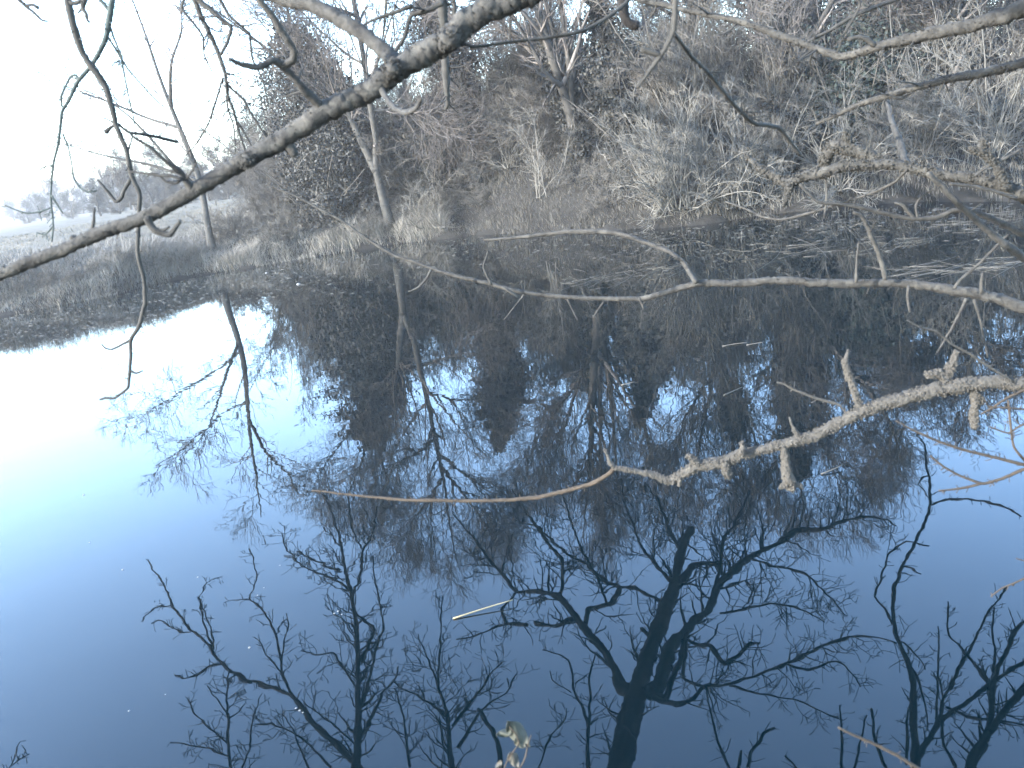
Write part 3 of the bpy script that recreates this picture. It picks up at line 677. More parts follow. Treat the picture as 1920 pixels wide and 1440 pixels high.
def bough(name, label, cat, parts, mode, mat, seed, group=None, sides=10, rough=.06, lichen=None, root3=None, step=5.):
    """parts: list of dict(p=[(x,y)..], w=depth or (start,end), r=[pixel radii], tw=(n,L0,L1,level)). The first is the main limb."""
    rng = np.random.default_rng(seed)
    mapf = {'d': direct, 'o': overhead}[mode]; rad = px_radius if mode == 'd' else px_radius_m
    root = None
    for k, q in enumerate(parts):
        p = np.array(q['p'], float); m = len(p)
        w = q.get('w', 1.); w = np.linspace(w[0], w[1], m) if np.ndim(w) else np.full(m, w)
        L = np.linalg.norm(np.diff(p, axis=0), axis=1).sum(); n = max(int(L / step), 6)
        pts = smooth_path(np.column_stack([p, w]), n)
        r = np.interp(np.linspace(0, 1, n), np.linspace(0, 1, len(q['r'])), q['r'])
        if mode == 'o': r = np.where(r < 12, r * .72, r * .92)
        pts = .45 * pts + .55 * rsmp(np.column_stack([p, w]), n)
        pts[1:-1, :2] += rng.normal(0, .07, (n - 2, 2)) * r[1:-1, None]
        P = resolve(pts, mapf); R = r * rad(P)
        if mode == 'o' and 'w' not in q:
            pass
        if k == 0 and root3 is not None:
            ext = np.array(root3, float); e = smooth_path(np.concatenate([ext, P[:1]]), 24)[:-1]
            P2 = np.concatenate([e, P]); R2 = np.concatenate([np.linspace(R[0] * 1.5, R[0], len(e)), R])
        else: P2, R2 = P, R
        if root is None: root = thing(name, P2[0], label, cat, group)
        R2 = R2 * (1 + .035 * np.interp(np.arange(len(R2)), np.linspace(0, len(R2), max(len(R2) // 9, 3)), rng.standard_normal(max(len(R2) // 9, 3))))
        mb = MB(); mb.hero(P2, R2, sides, rough, rng)
        tw = q.get('tw')
        if tw:
            T = twigs2d(rng, pts, r, int(tw[0] * (1.5 if mode == 'o' else 1.3)), tw[1], tw[2], tw[3], rtip=.5 if mode == 'o' else .62, **q.get('kw', {}))
            if mode == 'o' and L > 60: twigs2d(rng, pts, r, int(L / 16), 6, 20, 1, rtip=.5, out=T)
            if mode == 'd' and L > 90: twigs2d(rng, pts, r, int(L / 24), 4, 12, 1, rtip=.8, rfac=.4, out=T)
            if T:
                A = np.stack([a for a, _ in T]); RR = np.stack([b_ for _, b_ in T])
                if mode == 'o': A[:, :, 2] = np.maximum(A[:, :, 2], 1.)
                TP = resolve(A, mapf); mb.tubes(TP, RR * rad(TP), 5 if mode == 'd' else 4)
        o = mb.build('limb' if k == 0 else 'side_branch', M[q.get('m', mat)], root)
        lc = q.get('l', lichen if k == 0 else None)
        if lc:
            lb = MB(); crumbs(lb, rng, P, R, int(lc[0] * L * 4.2), .45 * (1 if L > 120 else 1.5) * lc[1] * float(np.mean(px_radius(P))))
            lb.build('lichen', M[lc[2]], o)
    return root

# --- boughs seen directly
bough('overhanging_bough', 'thick grey bough running diagonally across the upper left', 'bough', [
    dict(p=[(-60, 540), (0, 515), (60, 490), (113, 470), (165, 447), (215, 427), (267, 410), (315, 385), (360, 360), (410, 330), (465, 297), (520, 267), (563, 241), (610, 208), (640, 193), (700, 166), (737, 137), (783, 107), (840, 76), (873, 45), (917, 18), (960, 0), (1020, -30), (1200, -130)], w=1.6,
         r=[9, 10, 10, 11, 12, 13, 14, 16, 17, 19, 21, 22, 22, 22, 23, 24], tw=(26, 6, 22, 1)),
    dict(p=[(745, 125), (725, 100), (690, 70), (637, 36), (585, 10), (533, 0), (440, -30)], w=(1.6, 1.75), r=[14, 13, 12, 11, 10, 10]),
    dict(p=[(600, 206), (597, 195), (582, 180), (567, 165), (548, 142), (530, 125), (513, 113), (495, 122), (477, 126), (452, 121), (430, 110)], w=(1.6, 1.5), r=[9, 8, 6.5, 6, 6, 5, 3], tw=(8, 15, 60, 2)),
    dict(p=[(530, 125), (550, 112), (551, 95), (540, 76), (523, 50), (507, 23), (492, 7), (480, -15)], w=(1.55, 1.5), r=[6, 6, 6, 5.5, 5], tw=(7, 12, 50, 2)),
    dict(p=[(368, 360), (360, 355), (347, 337), (335, 318), (318, 308), (300, 293), (280, 275), (250, 257), (235, 240)], w=(1.6, 1.55), r=[7, 5, 3.5, 3, 2.5, 1.6], tw=(12, 12, 55, 2)),
    dict(p=[(340, 336), (320, 330), (300, 329), (270, 325), (245, 322)], w=1.58, r=[3, 2.4, 1.6], tw=(5, 10, 30, 1)),
    dict(p=[(345, 330), (330, 345), (310, 340), (295, 325)], w=1.6, r=[3, 2, 1.3]),
    dict(p=[(535, 262), (543, 275), (550, 287), (552, 292)], w=1.6, r=[9, 9, 8, 6]),
    dict(p=[(275, 408), (283, 423), (293, 433), (308, 439), (320, 440), (328, 428), (338, 413)], w=1.58, r=[7, 6, 5, 4, 3]),
    dict(p=[(293, 433), (306, 432), (318, 425)], w=1.58, r=[4, 3, 2]),
    dict(p=[(172, 444), (173, 430), (176, 410), (177, 390)], w=1.6, r=[5, 3, 2.2, 1.8]),
    dict(p=[(138, 460), (138, 450), (137, 443)], w=1.6, r=[6, 6, 5]),
    dict(p=[(218, 428), (218, 420), (217, 415)], w=1.6, r=[7, 7, 5]),
    dict(p=[(715, 165), (725, 185), (740, 203), (760, 212), (780, 203), (790, 185)], w=(1.6, 1.3), r=[6, 5, 5, 5, 3], tw=(6, 10, 30, 2)),
    dict(p=[(862, 55), (848, 70), (838, 82), (828, 92)], w=1.58, r=[8, 18, 20, 9], l=(2.2, 3., 'lichengrey')),
    dict(p=[(745, 118), (735, 132), (727, 142)], w=1.58, r=[7, 17, 8], l=(2., 3., 'lichengrey')),
    dict(p=[(470, 292), (462, 302), (455, 308)], w=1.57, r=[6, 13, 6], l=(2., 3., 'lichengrey')),
], 'd', 'limb', 11, sides=16, rough=.08, lichen=(.35, 3.2, 'lichengrey'))
bough('hanging_branch', 'long thin hanging branch dipping to the white water at left', 'branch', [
    dict(p=[(110, -80), (127, 0), (137, 47), (155, 100), (173, 127), (197, 160), (210, 203), (218, 237), (237, 280), (247, 330), (262, 363), (260, 407), (258, 477), (270, 523), (272, 567), (260, 613), (245, 637), (245, 667), (243, 700), (240, 727), (226, 739), (213, 747), (200, 746), (187, 749)], w=2.2,
         r=[6, 6, 6, 6, 5.5, 5, 4.5, 4, 3.5, 3.5, 3.5, 3.5, 3, 2.5, 2], tw=(30, 5, 22, 1)),
    dict(p=[(245, 637), (225, 648), (210, 655), (197, 653), (190, 645)], w=2.2, r=[2.5, 2, 1.3]),
    dict(p=[(246, 696), (255, 700), (268, 695)], w=2.2, r=[2, 1.8, 1.2]),
    dict(p=[(217, 233), (205, 241), (198, 248)], w=2.2, r=[2.5, 3, 5]),
    dict(p=[(218, 236), (205, 225), (188, 220)], w=2.2, r=[2, 1.5, 1.2]),
    dict(p=[(245, 335), (230, 362), (228, 371), (217, 378), (200, 357), (183, 337)], w=2.2, r=[3.5, 3.2, 3.2, 2.6, 1.8]),
    dict(p=[(240, 285), (247, 260), (249, 250)], w=2.2, r=[2, 1.6, 1.2]),
    dict(p=[(222, 232), (240, 248), (270, 252), (300, 258), (332, 266)], w=(2.2, 2.4), r=[2, 2.4, 2.6, 3, 3], tw=(8, 10, 40, 1)),
    dict(p=[(262, 440), (256, 460), (258, 480)], w=2.2, r=[2, 1.6, 1.2]),
], 'd', 'twig', 12, sides=8, rough=.05)
bough('hanging_branch', 'bluish lichened hanging branch forking downward at the far left', 'branch', [
    dict(p=[(208, -60), (210, 0), (205, 37), (198, 73), (180, 110), (163, 133), (143, 157), (130, 187), (117, 207), (114, 227), (110, 267), (100, 307), (95, 367), (100, 423), (97, 453)], w=2.4,
         r=[5, 5, 5, 4.2, 3.6, 3, 2.6, 2.2, 2, 1.6, 1.4, 1.3], tw=(26, 6, 28, 2)),
    dict(p=[(148, 150), (143, 141), (133, 143), (122, 163), (115, 180), (116, 200)], w=2.4, r=[2.4, 2, 1.6, 2, 1.6], tw=(5, 6, 18, 1)),
    dict(p=[(100, 310), (84, 312), (67, 325)], w=2.4, r=[1.6, 1.3, 1]),
    dict(p=[(117, 250), (128, 277), (135, 310), (138, 333), (150, 352), (165, 360), (181, 358)], w=2.4, r=[1.6, 1.5, 1.4, 1.5, 1.3], tw=(6, 8, 22, 1)),
    dict(p=[(97, 367), (108, 385), (118, 400)], w=2.4, r=[1.5, 1.3, 1]),
    dict(p=[(95, 390), (75, 397), (50, 400), (25, 392), (10, 385)], w=2.4, r=[1.4, 1.3, 1], tw=(6, 8, 22, 1)),
    dict(p=[(100, 423), (85, 440), (68, 436)], w=2.4, r=[1.4, 1.2, 1], tw=(4, 8, 20, 1)),
    dict(p=[(205, 45), (215, 75), (228, 105), (231, 130), (240, 175), (248, 210), (253, 235)], w=2.4, r=[2, 1.8, 1.6, 1.3, 1], tw=(12, 8, 35, 2)),
    dict(p=[(203, 70), (222, 100), (240, 130), (262, 155), (280, 175), (300, 195), (318, 207)], w=2.4, r=[2, 1.7, 1.4, 1.1], tw=(9, 8, 35, 2)),
    dict(p=[(205, 20), (195, 8), (183, -5)], w=2.4, r=[3, 3, 3]),
], 'd', 'bluetwig', 13, sides=8, rough=.05)
bough('hanging_branch', 'dark cascading branch with many twiglets in front of the white sky', 'branch', [
    dict(p=[(355, -60), (365, 0), (380, 37), (400, 77), (413, 110), (423, 143), (427, 180), (440, 213), (447, 243), (460, 283)], w=2.8, r=[4.5, 4.5, 4, 3.8, 3.4, 3, 2.4, 1.8], tw=(24, 12, 60, 2)),
    dict(p=[(360, -20), (373, 0), (400, 23), (420, 40), (434, 51), (427, 77), (414, 103)], w=2.75, r=[4.5, 4, 3.6, 3, 2.4], tw=(8, 10, 40, 2)),
    dict(p=[(426, 158), (440, 172), (457, 187), (473, 217), (497, 253), (508, 275)], w=2.8, r=[2.2, 2, 1.8, 1.4], tw=(8, 10, 40, 1)),
    dict(p=[(445, 228), (457, 247), (473, 277)], w=2.8, r=[1.8, 1.6, 1.2]),
    dict(p=[(405, -20), (413, 0), (430, 30), (467, 63), (473, 110), (493, 150), (503, 200)], w=2.9, r=[3, 2.6, 2.2, 1.6, 1.2], tw=(12, 10, 45, 2)),
    dict(p=[(347, -10), (341, 16), (360, 40), (380, 67), (383, 103), (397, 133)], w=2.8, r=[2.4, 2, 1.6, 1.2], tw=(8, 8, 35, 1)),
    dict(p=[(418, 146), (404, 193), (390, 233), (370, 267), (347, 293)], w=2.8, r=[2, 1.8, 1.5, 1.1], tw=(8, 10, 45, 1)),
    dict(p=[(425, 165), (426, 200), (438, 235), (441, 270), (440, 300)], w=2.8, r=[1.8, 1.6, 1.2, 1], tw=(6, 10, 35, 1)),
], 'd', 'limb', 14, sides=8, rough=.05)
bough('hanging_branch', 'stubby twig tip with a knob poking in at the top left corner', 'branch', [
    dict(p=[(20, -20), (37, 0), (50, 13), (63, 23), (78, 38), (90, 40)], w=1.9, r=[3, 3, 2.6, 2.4, 1.6], tw=(4, 6, 14, 1)),
    dict(p=[(50, 10), (62, 9), (72, 15)], w=1.9, r=[2.4, 3, 3.5])], 'd', 'limb', 15, sides=8)
bough('hanging_branch', 'hooked twig tip hanging just right of the top left corner', 'branch', [
    dict(p=[(165, -20), (158, 0), (155, 16), (162, 26), (164, 38), (168, 42)], w=1.9, r=[5, 5, 4, 3, 2.2], tw=(5, 6, 16, 1)),
    dict(p=[(156, 12), (150, 20), (146, 25)], w=1.9, r=[3, 2.4, 1.6]),
    dict(p=[(130, 4), (140, 6), (152, 2)], w=1.9, r=[3, 4, 4])], 'd', 'limb', 16, sides=8)
bough('overhanging_bough', 'heavy bough sagging through the top right corner', 'bough', [
    dict(p=[(2060, -40), (1920, 15), (1870, 33), (1813, 50), (1747, 62), (1697, 75), (1647, 87), (1613, 98), (1580, 107), (1547, 97), (1507, 82), (1463, 67), (1423, 52), (1373, 37), (1330, 28), (1280, 18), (1240, 8), (1200, 0), (1150, -20)], w=(2.0, 2.6),
         r=[16, 15, 13, 12, 11, 10, 9, 8, 7, 6.5, 6, 6, 5.5, 5, 4.5, 4, 4, 3.5], tw=(26, 15, 80, 2)),
    dict(p=[(1640, 85), (1622, 72), (1607, 70), (1590, 74)], w=2.2, r=[5, 4, 3]),
    dict(p=[(1507, 84), (1530, 70), (1560, 55), (1600, 30), (1650, 10), (1700, -8)], w=2.4, r=[2.5, 3, 3, 3, 3], tw=(8, 12, 50, 2)),
    dict(p=[(1610, -10), (1612, 10), (1600, 35), (1585, 60)], w=2.3, r=[2.4, 2, 1.5]),
], 'd', 'limb', 17, sides=14, rough=.1, lichen=(.5, 3., 'lichengrey'))
bough('overhanging_bough', 'slim straight bough entering at right below the heavy one', 'bough', [
    dict(p=[(2010, 90), (1920, 117), (1863, 133), (1780, 148), (1713, 165), (1663, 180), (1620, 193), (1593, 203), (1565, 218), (1530, 232)], w=(2.2, 2.6), r=[8.5, 8, 7.5, 7, 6.5, 6, 5, 4, 2.5], tw=(16, 12, 60, 2)),
    dict(p=[(1668, 180), (1690, 186), (1707, 175), (1715, 168)], w=2.4, r=[2.4, 2, 1.4]),
], 'd', 'limb', 18, sides=10, rough=.07, lichen=(.4, 2.6, 'lichengrey'))
bough('hanging_branch', 'blurred grey twig crossing itself at top right of centre', 'branch', [
    dict(p=[(1270, -30), (1267, 0), (1263, 60), (1240, 103), (1213, 140), (1195, 165)], w=1.5, r=[4.6, 4.6, 4.4, 4, 3.2], tw=(5, 10, 30, 1)),
    dict(p=[(1262, 60), (1280, 85), (1300, 110), (1330, 140), (1370, 190), (1410, 230), (1460, 240), (1500, 290)], w=(1.5, 1.9), r=[3.6, 3.4, 3.4, 3.6, 3.6, 2.6], tw=(12, 20, 60, 2)),
    dict(p=[(1240, 103), (1222, 98), (1203, 92)], w=1.5, r=[4, 4.5, 5]),
], 'd', 'twig', 19, sides=9)
bough('hanging_branch', 'thin twig running right from the lichen knot of the diagonal bough', 'branch', [
    dict(p=[(862, 78), (885, 88), (915, 85), (945, 80), (973, 77), (1020, 72), (1073, 63), (1100, 55), (1123, 43), (1150, 25), (1173, 7), (1190, -15)], w=(1.62, 1.8), r=[3, 3, 3, 3, 3.2, 3.4, 4], tw=(12, 10, 40, 1)),
    dict(p=[(955, 80), (957, 40), (955, 10), (957, -10)], w=1.7, r=[2, 1.8, 1.6])], 'd', 'twig', 20, sides=8)
bough('hanging_branch', 'dark hooked stub hanging at the top edge right of centre', 'branch', [
    dict(p=[(1166, -30), (1167, 0), (1168, 20), (1174, 37), (1186, 47), (1196, 48)], w=2.0, r=[11, 11, 10, 9, 8, 7])], 'd', 'dark', 21, sides=12, rough=.08)
bough('hanging_branch', 'dark broken branch hanging straight down behind the diagonal bough', 'branch', [
    dict(p=[(825, -40), (828, 0), (832, 50), (834, 100), (836, 140), (838, 175), (840, 195), (835, 205)], w=3.4, r=[9, 9, 8, 7.5, 7, 6.5, 5, 3], tw=(16, 14, 60, 2)),
    dict(p=[(848, -20), (852, 10), (850, 40)], w=3.4, r=[4, 3.5, 3])], 'd', 'twig', 22, sides=10, rough=.08)
bough('hanging_branch', 'zigzag twigs against the sky gap above the diagonal bough', 'branch', [
    dict(p=[(830, 5), (800, 20), (772, 28), (765, 45), (758, 70), (745, 90), (735, 105), (720, 130), (700, 150), (690, 165)], w=2.6, r=[5, 4.5, 4, 3.4, 3, 2.5, 2], tw=(14, 14, 60, 2)),
    dict(p=[(772, 10), (745, 22), (715, 32), (690, 42), (670, 55)], w=2.6, r=[4, 3.5, 3, 2.4, 1.8], tw=(10, 12, 50, 2)),
    dict(p=[(725, -10), (722, 30), (718, 70), (712, 110)], w=2.6, r=[3, 2.4, 2, 1.4], tw=(6, 10, 40, 2)),
], 'd', 'limb', 23, sides=8)
bough('overhanging_bough', 'thick lichen crusted bough jutting in at right above the dark water', 'bough', [
    dict(p=[(2050, 395), (1920, 366), (1863, 343), (1813, 333), (1763, 327), (1713, 315), (1673, 307), (1630, 310), (1580, 312), (1547, 323), (1513, 330), (1480, 343), (1463, 337), (1423, 313), (1400, 293)], w=(2.4, 2.7), r=[16, 15, 13, 11, 10, 9, 8, 8, 8, 8, 9, 9, 7, 4], l=(1.5, 4.2, 'lichengrey'), tw=(16, 12, 50, 1)),
    dict(p=[(1668, 306), (1640, 298), (1620, 288), (1590, 277), (1563, 277), (1550, 290), (1545, 312)], w=(2.55, 2.65), r=[7, 9, 11, 12, 10, 8], l=(2.6, 5., 'lichengrey')),
    dict(p=[(1590, 277), (1588, 262), (1586, 250)], w=2.6, r=[8, 6, 4], l=(2.2, 4., 'lichengrey')),
    dict(p=[(1888, 352), (1875, 325), (1864, 305), (1847, 288), (1836, 278), (1845, 264)], w=2.4, r=[6, 6, 6, 6, 6, 5], l=(2.0, 3.4, 'lichengrey')),
    dict(p=[(1847, 288), (1830, 282), (1820, 280)], w=2.4, r=[5, 5, 4], l=(2.0, 3.2, 'lichengrey')),
    dict(p=[(1827, 330), (1845, 317), (1863, 307), (1890, 294), (1914, 279)], w=2.4, r=[2, 2.4, 2.6, 2.2]),
    dict(p=[(1708, 314), (1697, 300), (1687, 268), (1675, 235), (1668, 210), (1663, 187)], w=(2.5, 2.9), r=[5, 6, 6, 5, 4, 3], tw=(5, 12, 40, 1)),
    dict(p=[(1740, 325), (1762, 345), (1780, 365), (1797, 382), (1813, 397), (1853, 433), (1900, 470), (1960, 510)], w=2.4, r=[4, 5, 5, 5, 5.5, 6, 6], tw=(7, 10, 40, 1)),
    dict(p=[(1700, 318), (1680, 340), (1647, 357), (1605, 372), (1563, 385), (1530, 396), (1497, 405), (1465, 412), (1430, 407), (1400, 392), (1360, 378)], w=(2.5, 3.2), r=[2.5, 2.4, 2.2, 2.2, 2.2, 2, 1.6], tw=(8, 10, 40, 1)),
    dict(p=[(1500, 345), (1515, 362), (1533, 378), (1560, 382), (1600, 386), (1647, 397), (1690, 407), (1720, 411), (1757, 408), (1785, 396), (1813, 393), (1870, 415), (1940, 450)], w=2.5, r=[2.6, 3, 3.4, 3.4, 3.6, 4, 4, 5, 6], tw=(9, 10, 36, 1)),
    dict(p=[(1547, 325), (1550, 350), (1549, 380), (1545, 410)], w=2.6, r=[2, 1.8, 1.3]),
    dict(p=[(1480, 345), (1476, 365), (1470, 385)], w=2.6, r=[6, 4, 2], l=(1.6, 3., 'lichengrey')),
    dict(p=[(1780, 345), (1830, 350), (1870, 360), (1905, 372)], w=2.35, r=[2.4, 2.6, 2.6, 2.6]),
    dict(p=[(1716, 411), (1704, 398), (1693, 385), (1678, 380)], w=2.5, r=[3, 3, 2.4, 2]),
    dict(p=[(1720, 408), (1717, 385), (1728, 368), (1750, 356)], w=2.5, r=[2, 2, 1.6, 1.2]),
], 'd', 'limb', 24, sides=12, rough=.1)
bough('overhanging_bough', 'long bare bough drooping across the middle of the water', 'bough', [
    dict(p=[(2040, 605), (1920, 577), (1880, 563), (1840, 552), (1780, 543), (1730, 535), (1673, 530), (1597, 532), (1530, 530), (1480, 526), (1430, 527), (1380, 532), (1313, 531), (1280, 539), (1223, 556), (1200, 560), (1140, 560), (1073, 558), (1007, 552), (957, 543), (923, 533), (873, 522), (823, 508), (783, 493), (740, 479), (707, 460), (672, 437), (640, 413), (600, 392), (560, 370), (500, 345)], w=(2.6, 3.3),
         r=[10, 10, 9, 8.5, 8, 7.5, 7, 7, 7, 6.5, 6.5, 6, 5, 4.5, 4, 4, 4, 4, 3.5, 3, 2.8, 2.5, 2.2, 2, 1.6], tw=(24, 8, 30, 1), l=(.22, 2., 'lichengrey')),
    dict(p=[(1305, 529), (1296, 515), (1280, 490), (1257, 473), (1230, 462), (1207, 453), (1180, 444), (1157, 437), (1128, 434), (1100, 434), (1070, 434), (1040, 437), (990, 443), (950, 447), (907, 450)], w=(2.85, 3.3), r=[5, 4, 4, 4, 4, 4.5, 4.5, 4, 3.5, 3, 2.5, 2], tw=(12, 8, 26, 1)),
    dict(p=[(808, 506), (800, 522), (795, 528), (783, 540), (766, 547)], w=3.0, r=[2, 2.2, 2, 1.4]),
    dict(p=[(922, 534), (912, 515), (906, 500), (912, 482), (915, 470)], w=3.0, r=[2, 2, 1.7, 1.3]),
    dict(p=[(945, 540), (958, 548), (970, 556)], w=3.0, r=[2.6, 2.6, 2]),
    dict(p=[(982, 553), (965, 575), (945, 600)], w=3.0, r=[1.7, 1.5, 1.2]),
    dict(p=[(1063, 560), (1074, 582), (1083, 600)], w=3.0, r=[1.8, 1.6, 1.3]),
    dict(p=[(1198, 560), (1204, 570), (1207, 580)], w=2.9, r=[3, 2.6, 2]),
    dict(p=[(1132, 566), (1122, 580), (1112, 596)], w=2.9, r=[1.8, 1.6, 1.3]),
    dict(p=[(1605, 530), (1606, 505), (1607, 480), (1610, 455)], w=2.7, r=[2.6, 2.2, 2, 1.5]),
    dict(p=[(1660, 524), (1655, 500), (1645, 470), (1632, 440), (1622, 415), (1612, 402), (1600, 398)], w=2.7, r=[4, 4, 4, 4, 3.4, 2.6], tw=(5, 12, 50, 1)),
    dict(p=[(1790, 540), (1800, 525), (1830, 500), (1860, 470), (1890, 440)], w=2.6, r=[3, 2.6, 2.2, 2]),
    dict(p=[(1840, 551), (1840, 530), (1842, 512)], w=2.6, r=[3, 2.8, 2]),
    dict(p=[(1812, 560), (1800, 585), (1785, 615), (1770, 640), (1755, 665)], w=2.6, r=[2.6, 2.2, 1.8, 1.3], tw=(3, 12, 40, 1)),
    dict(p=[(1826, 562), (1838, 600), (1846, 640), (1852, 670)], w=2.6, r=[2.4, 2, 1.6, 1.2]),
    dict(p=[(1703, 537), (1702, 560), (1706, 585)], w=2.65, r=[2.6, 2.4, 2]),
], 'd', 'limb', 25, sides=12, rough=.1)
bough('overhanging_bough', 'pale bough thick with crusty lichen reaching over the reflections, forked at its tip', 'bough', [
    dict(p=[(2040, 720), (1920, 722), (1873, 715), (1813, 722), (1763, 729), (1707, 744), (1657, 757), (1613, 773), (1573, 793), (1527, 817), (1480, 830), (1430, 843), (1390, 853), (1347, 868), (1307, 874), (1280, 888), (1257, 902), (1223, 890), (1173, 880), (1150, 877)], w=(2.1, 2.3),
         r=[11, 10.5, 10, 10, 11, 11.5, 11, 11, 10, 10, 9, 9, 8.5, 8, 9, 10, 9, 6, 4.5, 3.5], l=(2.6, 3.6, 'lichen')),
    dict(p=[(1152, 878), (1142, 888), (1128, 897), (1107, 908), (1057, 921), (1007, 933), (940, 938), (873, 939), (807, 938), (766, 938), (723, 934), (680, 930), (640, 926), (605, 921), (585, 920)], w=(2.3, 2.5), r=[4, 4, 3.8, 3.8, 3.4, 3.2, 3, 3, 2.6, 2.2, 1.8, 1.4], m='brown', tw=(26, 5, 16, 1), l=(.3, 1.6, 'lichen')),
    dict(p=[(1151, 877), (1143, 866), (1138, 852), (1134, 842)], w=2.3, r=[4, 3.5, 3, 2], l=(1.2, 2., 'lichen')),
    dict(p=[(1770, 726), (1772, 708), (1780, 693), (1788, 678), (1793, 662)], w=2.15, r=[8, 8, 7, 5, 3], l=(3., 3.4, 'lichen')),
    dict(p=[(1775, 705), (1760, 700), (1745, 703), (1738, 702)], w=2.15, r=[8, 7, 6, 3], l=(3., 3.2, 'lichen')),
    dict(p=[(1827, 728), (1828, 750), (1826, 780), (1827, 803)], w=2.13, r=[6, 6, 6, 5], l=(2.6, 2.8, 'lichen')),
    dict(p=[(1836, 742), (1840, 750), (1838, 757)], w=2.13, r=[4, 5, 3], l=(2.6, 2.6, 'lichen')),
    dict(p=[(1470, 838), (1473, 860), (1474, 880), (1477, 895), (1482, 908), (1483, 918)], w=2.2, r=[6, 6, 7, 8, 10, 5], l=(3., 3.2, 'lichen')),
    dict(p=[(1476, 905), (1464, 915)], w=2.2, r=[6, 3], l=(3., 2.6, 'lichen')),
    dict(p=[(1482, 908), (1500, 910), (1503, 914)], w=2.2, r=[7, 5, 3], l=(3., 2.6, 'lichen')),
    dict(p=[(1358, 868), (1362, 882), (1368, 898)], w=2.22, r=[6, 7, 4], l=(3., 3., 'lichen')),
    dict(p=[(1390, 852), (1393, 838), (1391, 830)], w=2.2, r=[5, 5, 3], l=(3., 2.6, 'lichen')),
    dict(p=[(1310, 872), (1298, 860), (1290, 855)], w=2.24, r=[7, 6, 3], l=(3., 2.8, 'lichen')),
    dict(p=[(1497, 822), (1491, 808), (1489, 803)], w=2.2, r=[5, 4, 2.5], l=(3., 2.4, 'lichen')),
    dict(p=[(1489, 803), (1484, 795), (1480, 782)], w=2.2, r=[2, 2, 1.4]),
    dict(p=[(1615, 772), (1606, 745), (1598, 720), (1590, 700), (1585, 680), (1590, 660)], w=2.18, r=[7, 6, 5.5, 6, 5, 2.5], l=(1.8, 2.8, 'lichen')),
    dict(p=[(1275, 898), (1274, 910)], w=2.25, r=[4, 2.5], l=(3., 2., 'lichen')),
    dict(p=[(1600, 792), (1575, 760), (1557, 754), (1525, 745), (1500, 735), (1487, 730), (1470, 720), (1457, 717)], w=2.2, r=[2, 2, 2.4, 2.4, 2.2, 2, 1.5], tw=(5, 8, 24, 1)),
], 'd', 'lichen', 26, sides=14, rough=.12)
bough('thorn_branch', 'thorny brown twigs reaching in from the right edge under the lichened bough', 'branch', [
    dict(p=[(1990, 878), (1920, 871), (1863, 857), (1813, 845), (1763, 829), (1713, 807), (1680, 789)], w=2.0, r=[3, 2.8, 2.6, 2.4, 2, 1.3], tw=(14, 8, 22, 1), m='brown'),
    dict(p=[(1985, 872), (1920, 880), (1880, 897), (1843, 907), (1815, 898), (1790, 887), (1765, 872), (1745, 855)], w=2.0, r=[3, 2.8, 2.6, 2.4, 2, 1.6], tw=(12, 8, 24, 1)),
    dict(p=[(1843, 906), (1810, 914), (1785, 918), (1760, 920)], w=2.0, r=[2.4, 2, 1.4], tw=(5, 8, 18, 1)),
    dict(p=[(1960, 910), (1920, 862), (1900, 835), (1890, 750)], w=2.05, r=[2.2, 2, 1.6], tw=(6, 8, 30, 1)),
    dict(p=[(1990, 720), (1925, 730), (1890, 745), (1860, 765), (1840, 776)], w=2.05, r=[2, 2, 1.4], tw=(5, 8, 30, 1)),
    dict(p=[(1990, 755), (1930, 768), (1895, 765), (1853, 762)], w=2.05, r=[2, 1.8, 1.2], tw=(4, 8, 30, 1)),
    dict(p=[(1990, 780), (1920, 795), (1890, 812), (1855, 800)], w=2.05, r=[1.8, 1.6, 1.1], tw=(4, 8, 30, 1)),
], 'd', 'brown', 27, sides=7)
bough('hanging_branch', 'pale thin twig slanting down above the lichened bough near the right edge', 'branch', [
    dict(p=[(1700, 600), (1728, 615), (1753, 620), (1770, 632), (1787, 647), (1803, 655), (1820, 664), (1850, 685), (1900, 715)], w=2.1, r=[1.2, 1.6, 2, 2.2, 2, 1.8], tw=(5, 8, 22, 1))], 'd', 'lichengrey', 28, sides=7)
bough('hanging_branch', 'pale stick poking in at the bottom right corner', 'branch', [
    dict(p=[(1572, 1364), (1600, 1378), (1640, 1395), (1680, 1415), (1720, 1440), (1790, 1485)], w=1.35, r=[2, 2.6, 2.8, 3, 3.4], tw=(4, 6, 14, 1))], 'd', 'brown', 29, sides=7)
bough('hanging_branch', 'reddish thorn twig tip at the right edge above the dark shrub reflection', 'branch', [
    dict(p=[(1990, 1050), (1930, 1080), (1905, 1092), (1880, 1102), (1858, 1118)], w=1.9, r=[1.8, 1.6, 1.3, .9], tw=(5, 6, 18, 1)),
    dict(p=[(1985, 1035), (1940, 1055), (1905, 1047)], w=1.9, r=[1.6, 1.4, 1], tw=(3, 6, 18, 1))], 'd', 'brown', 30, sides=6)

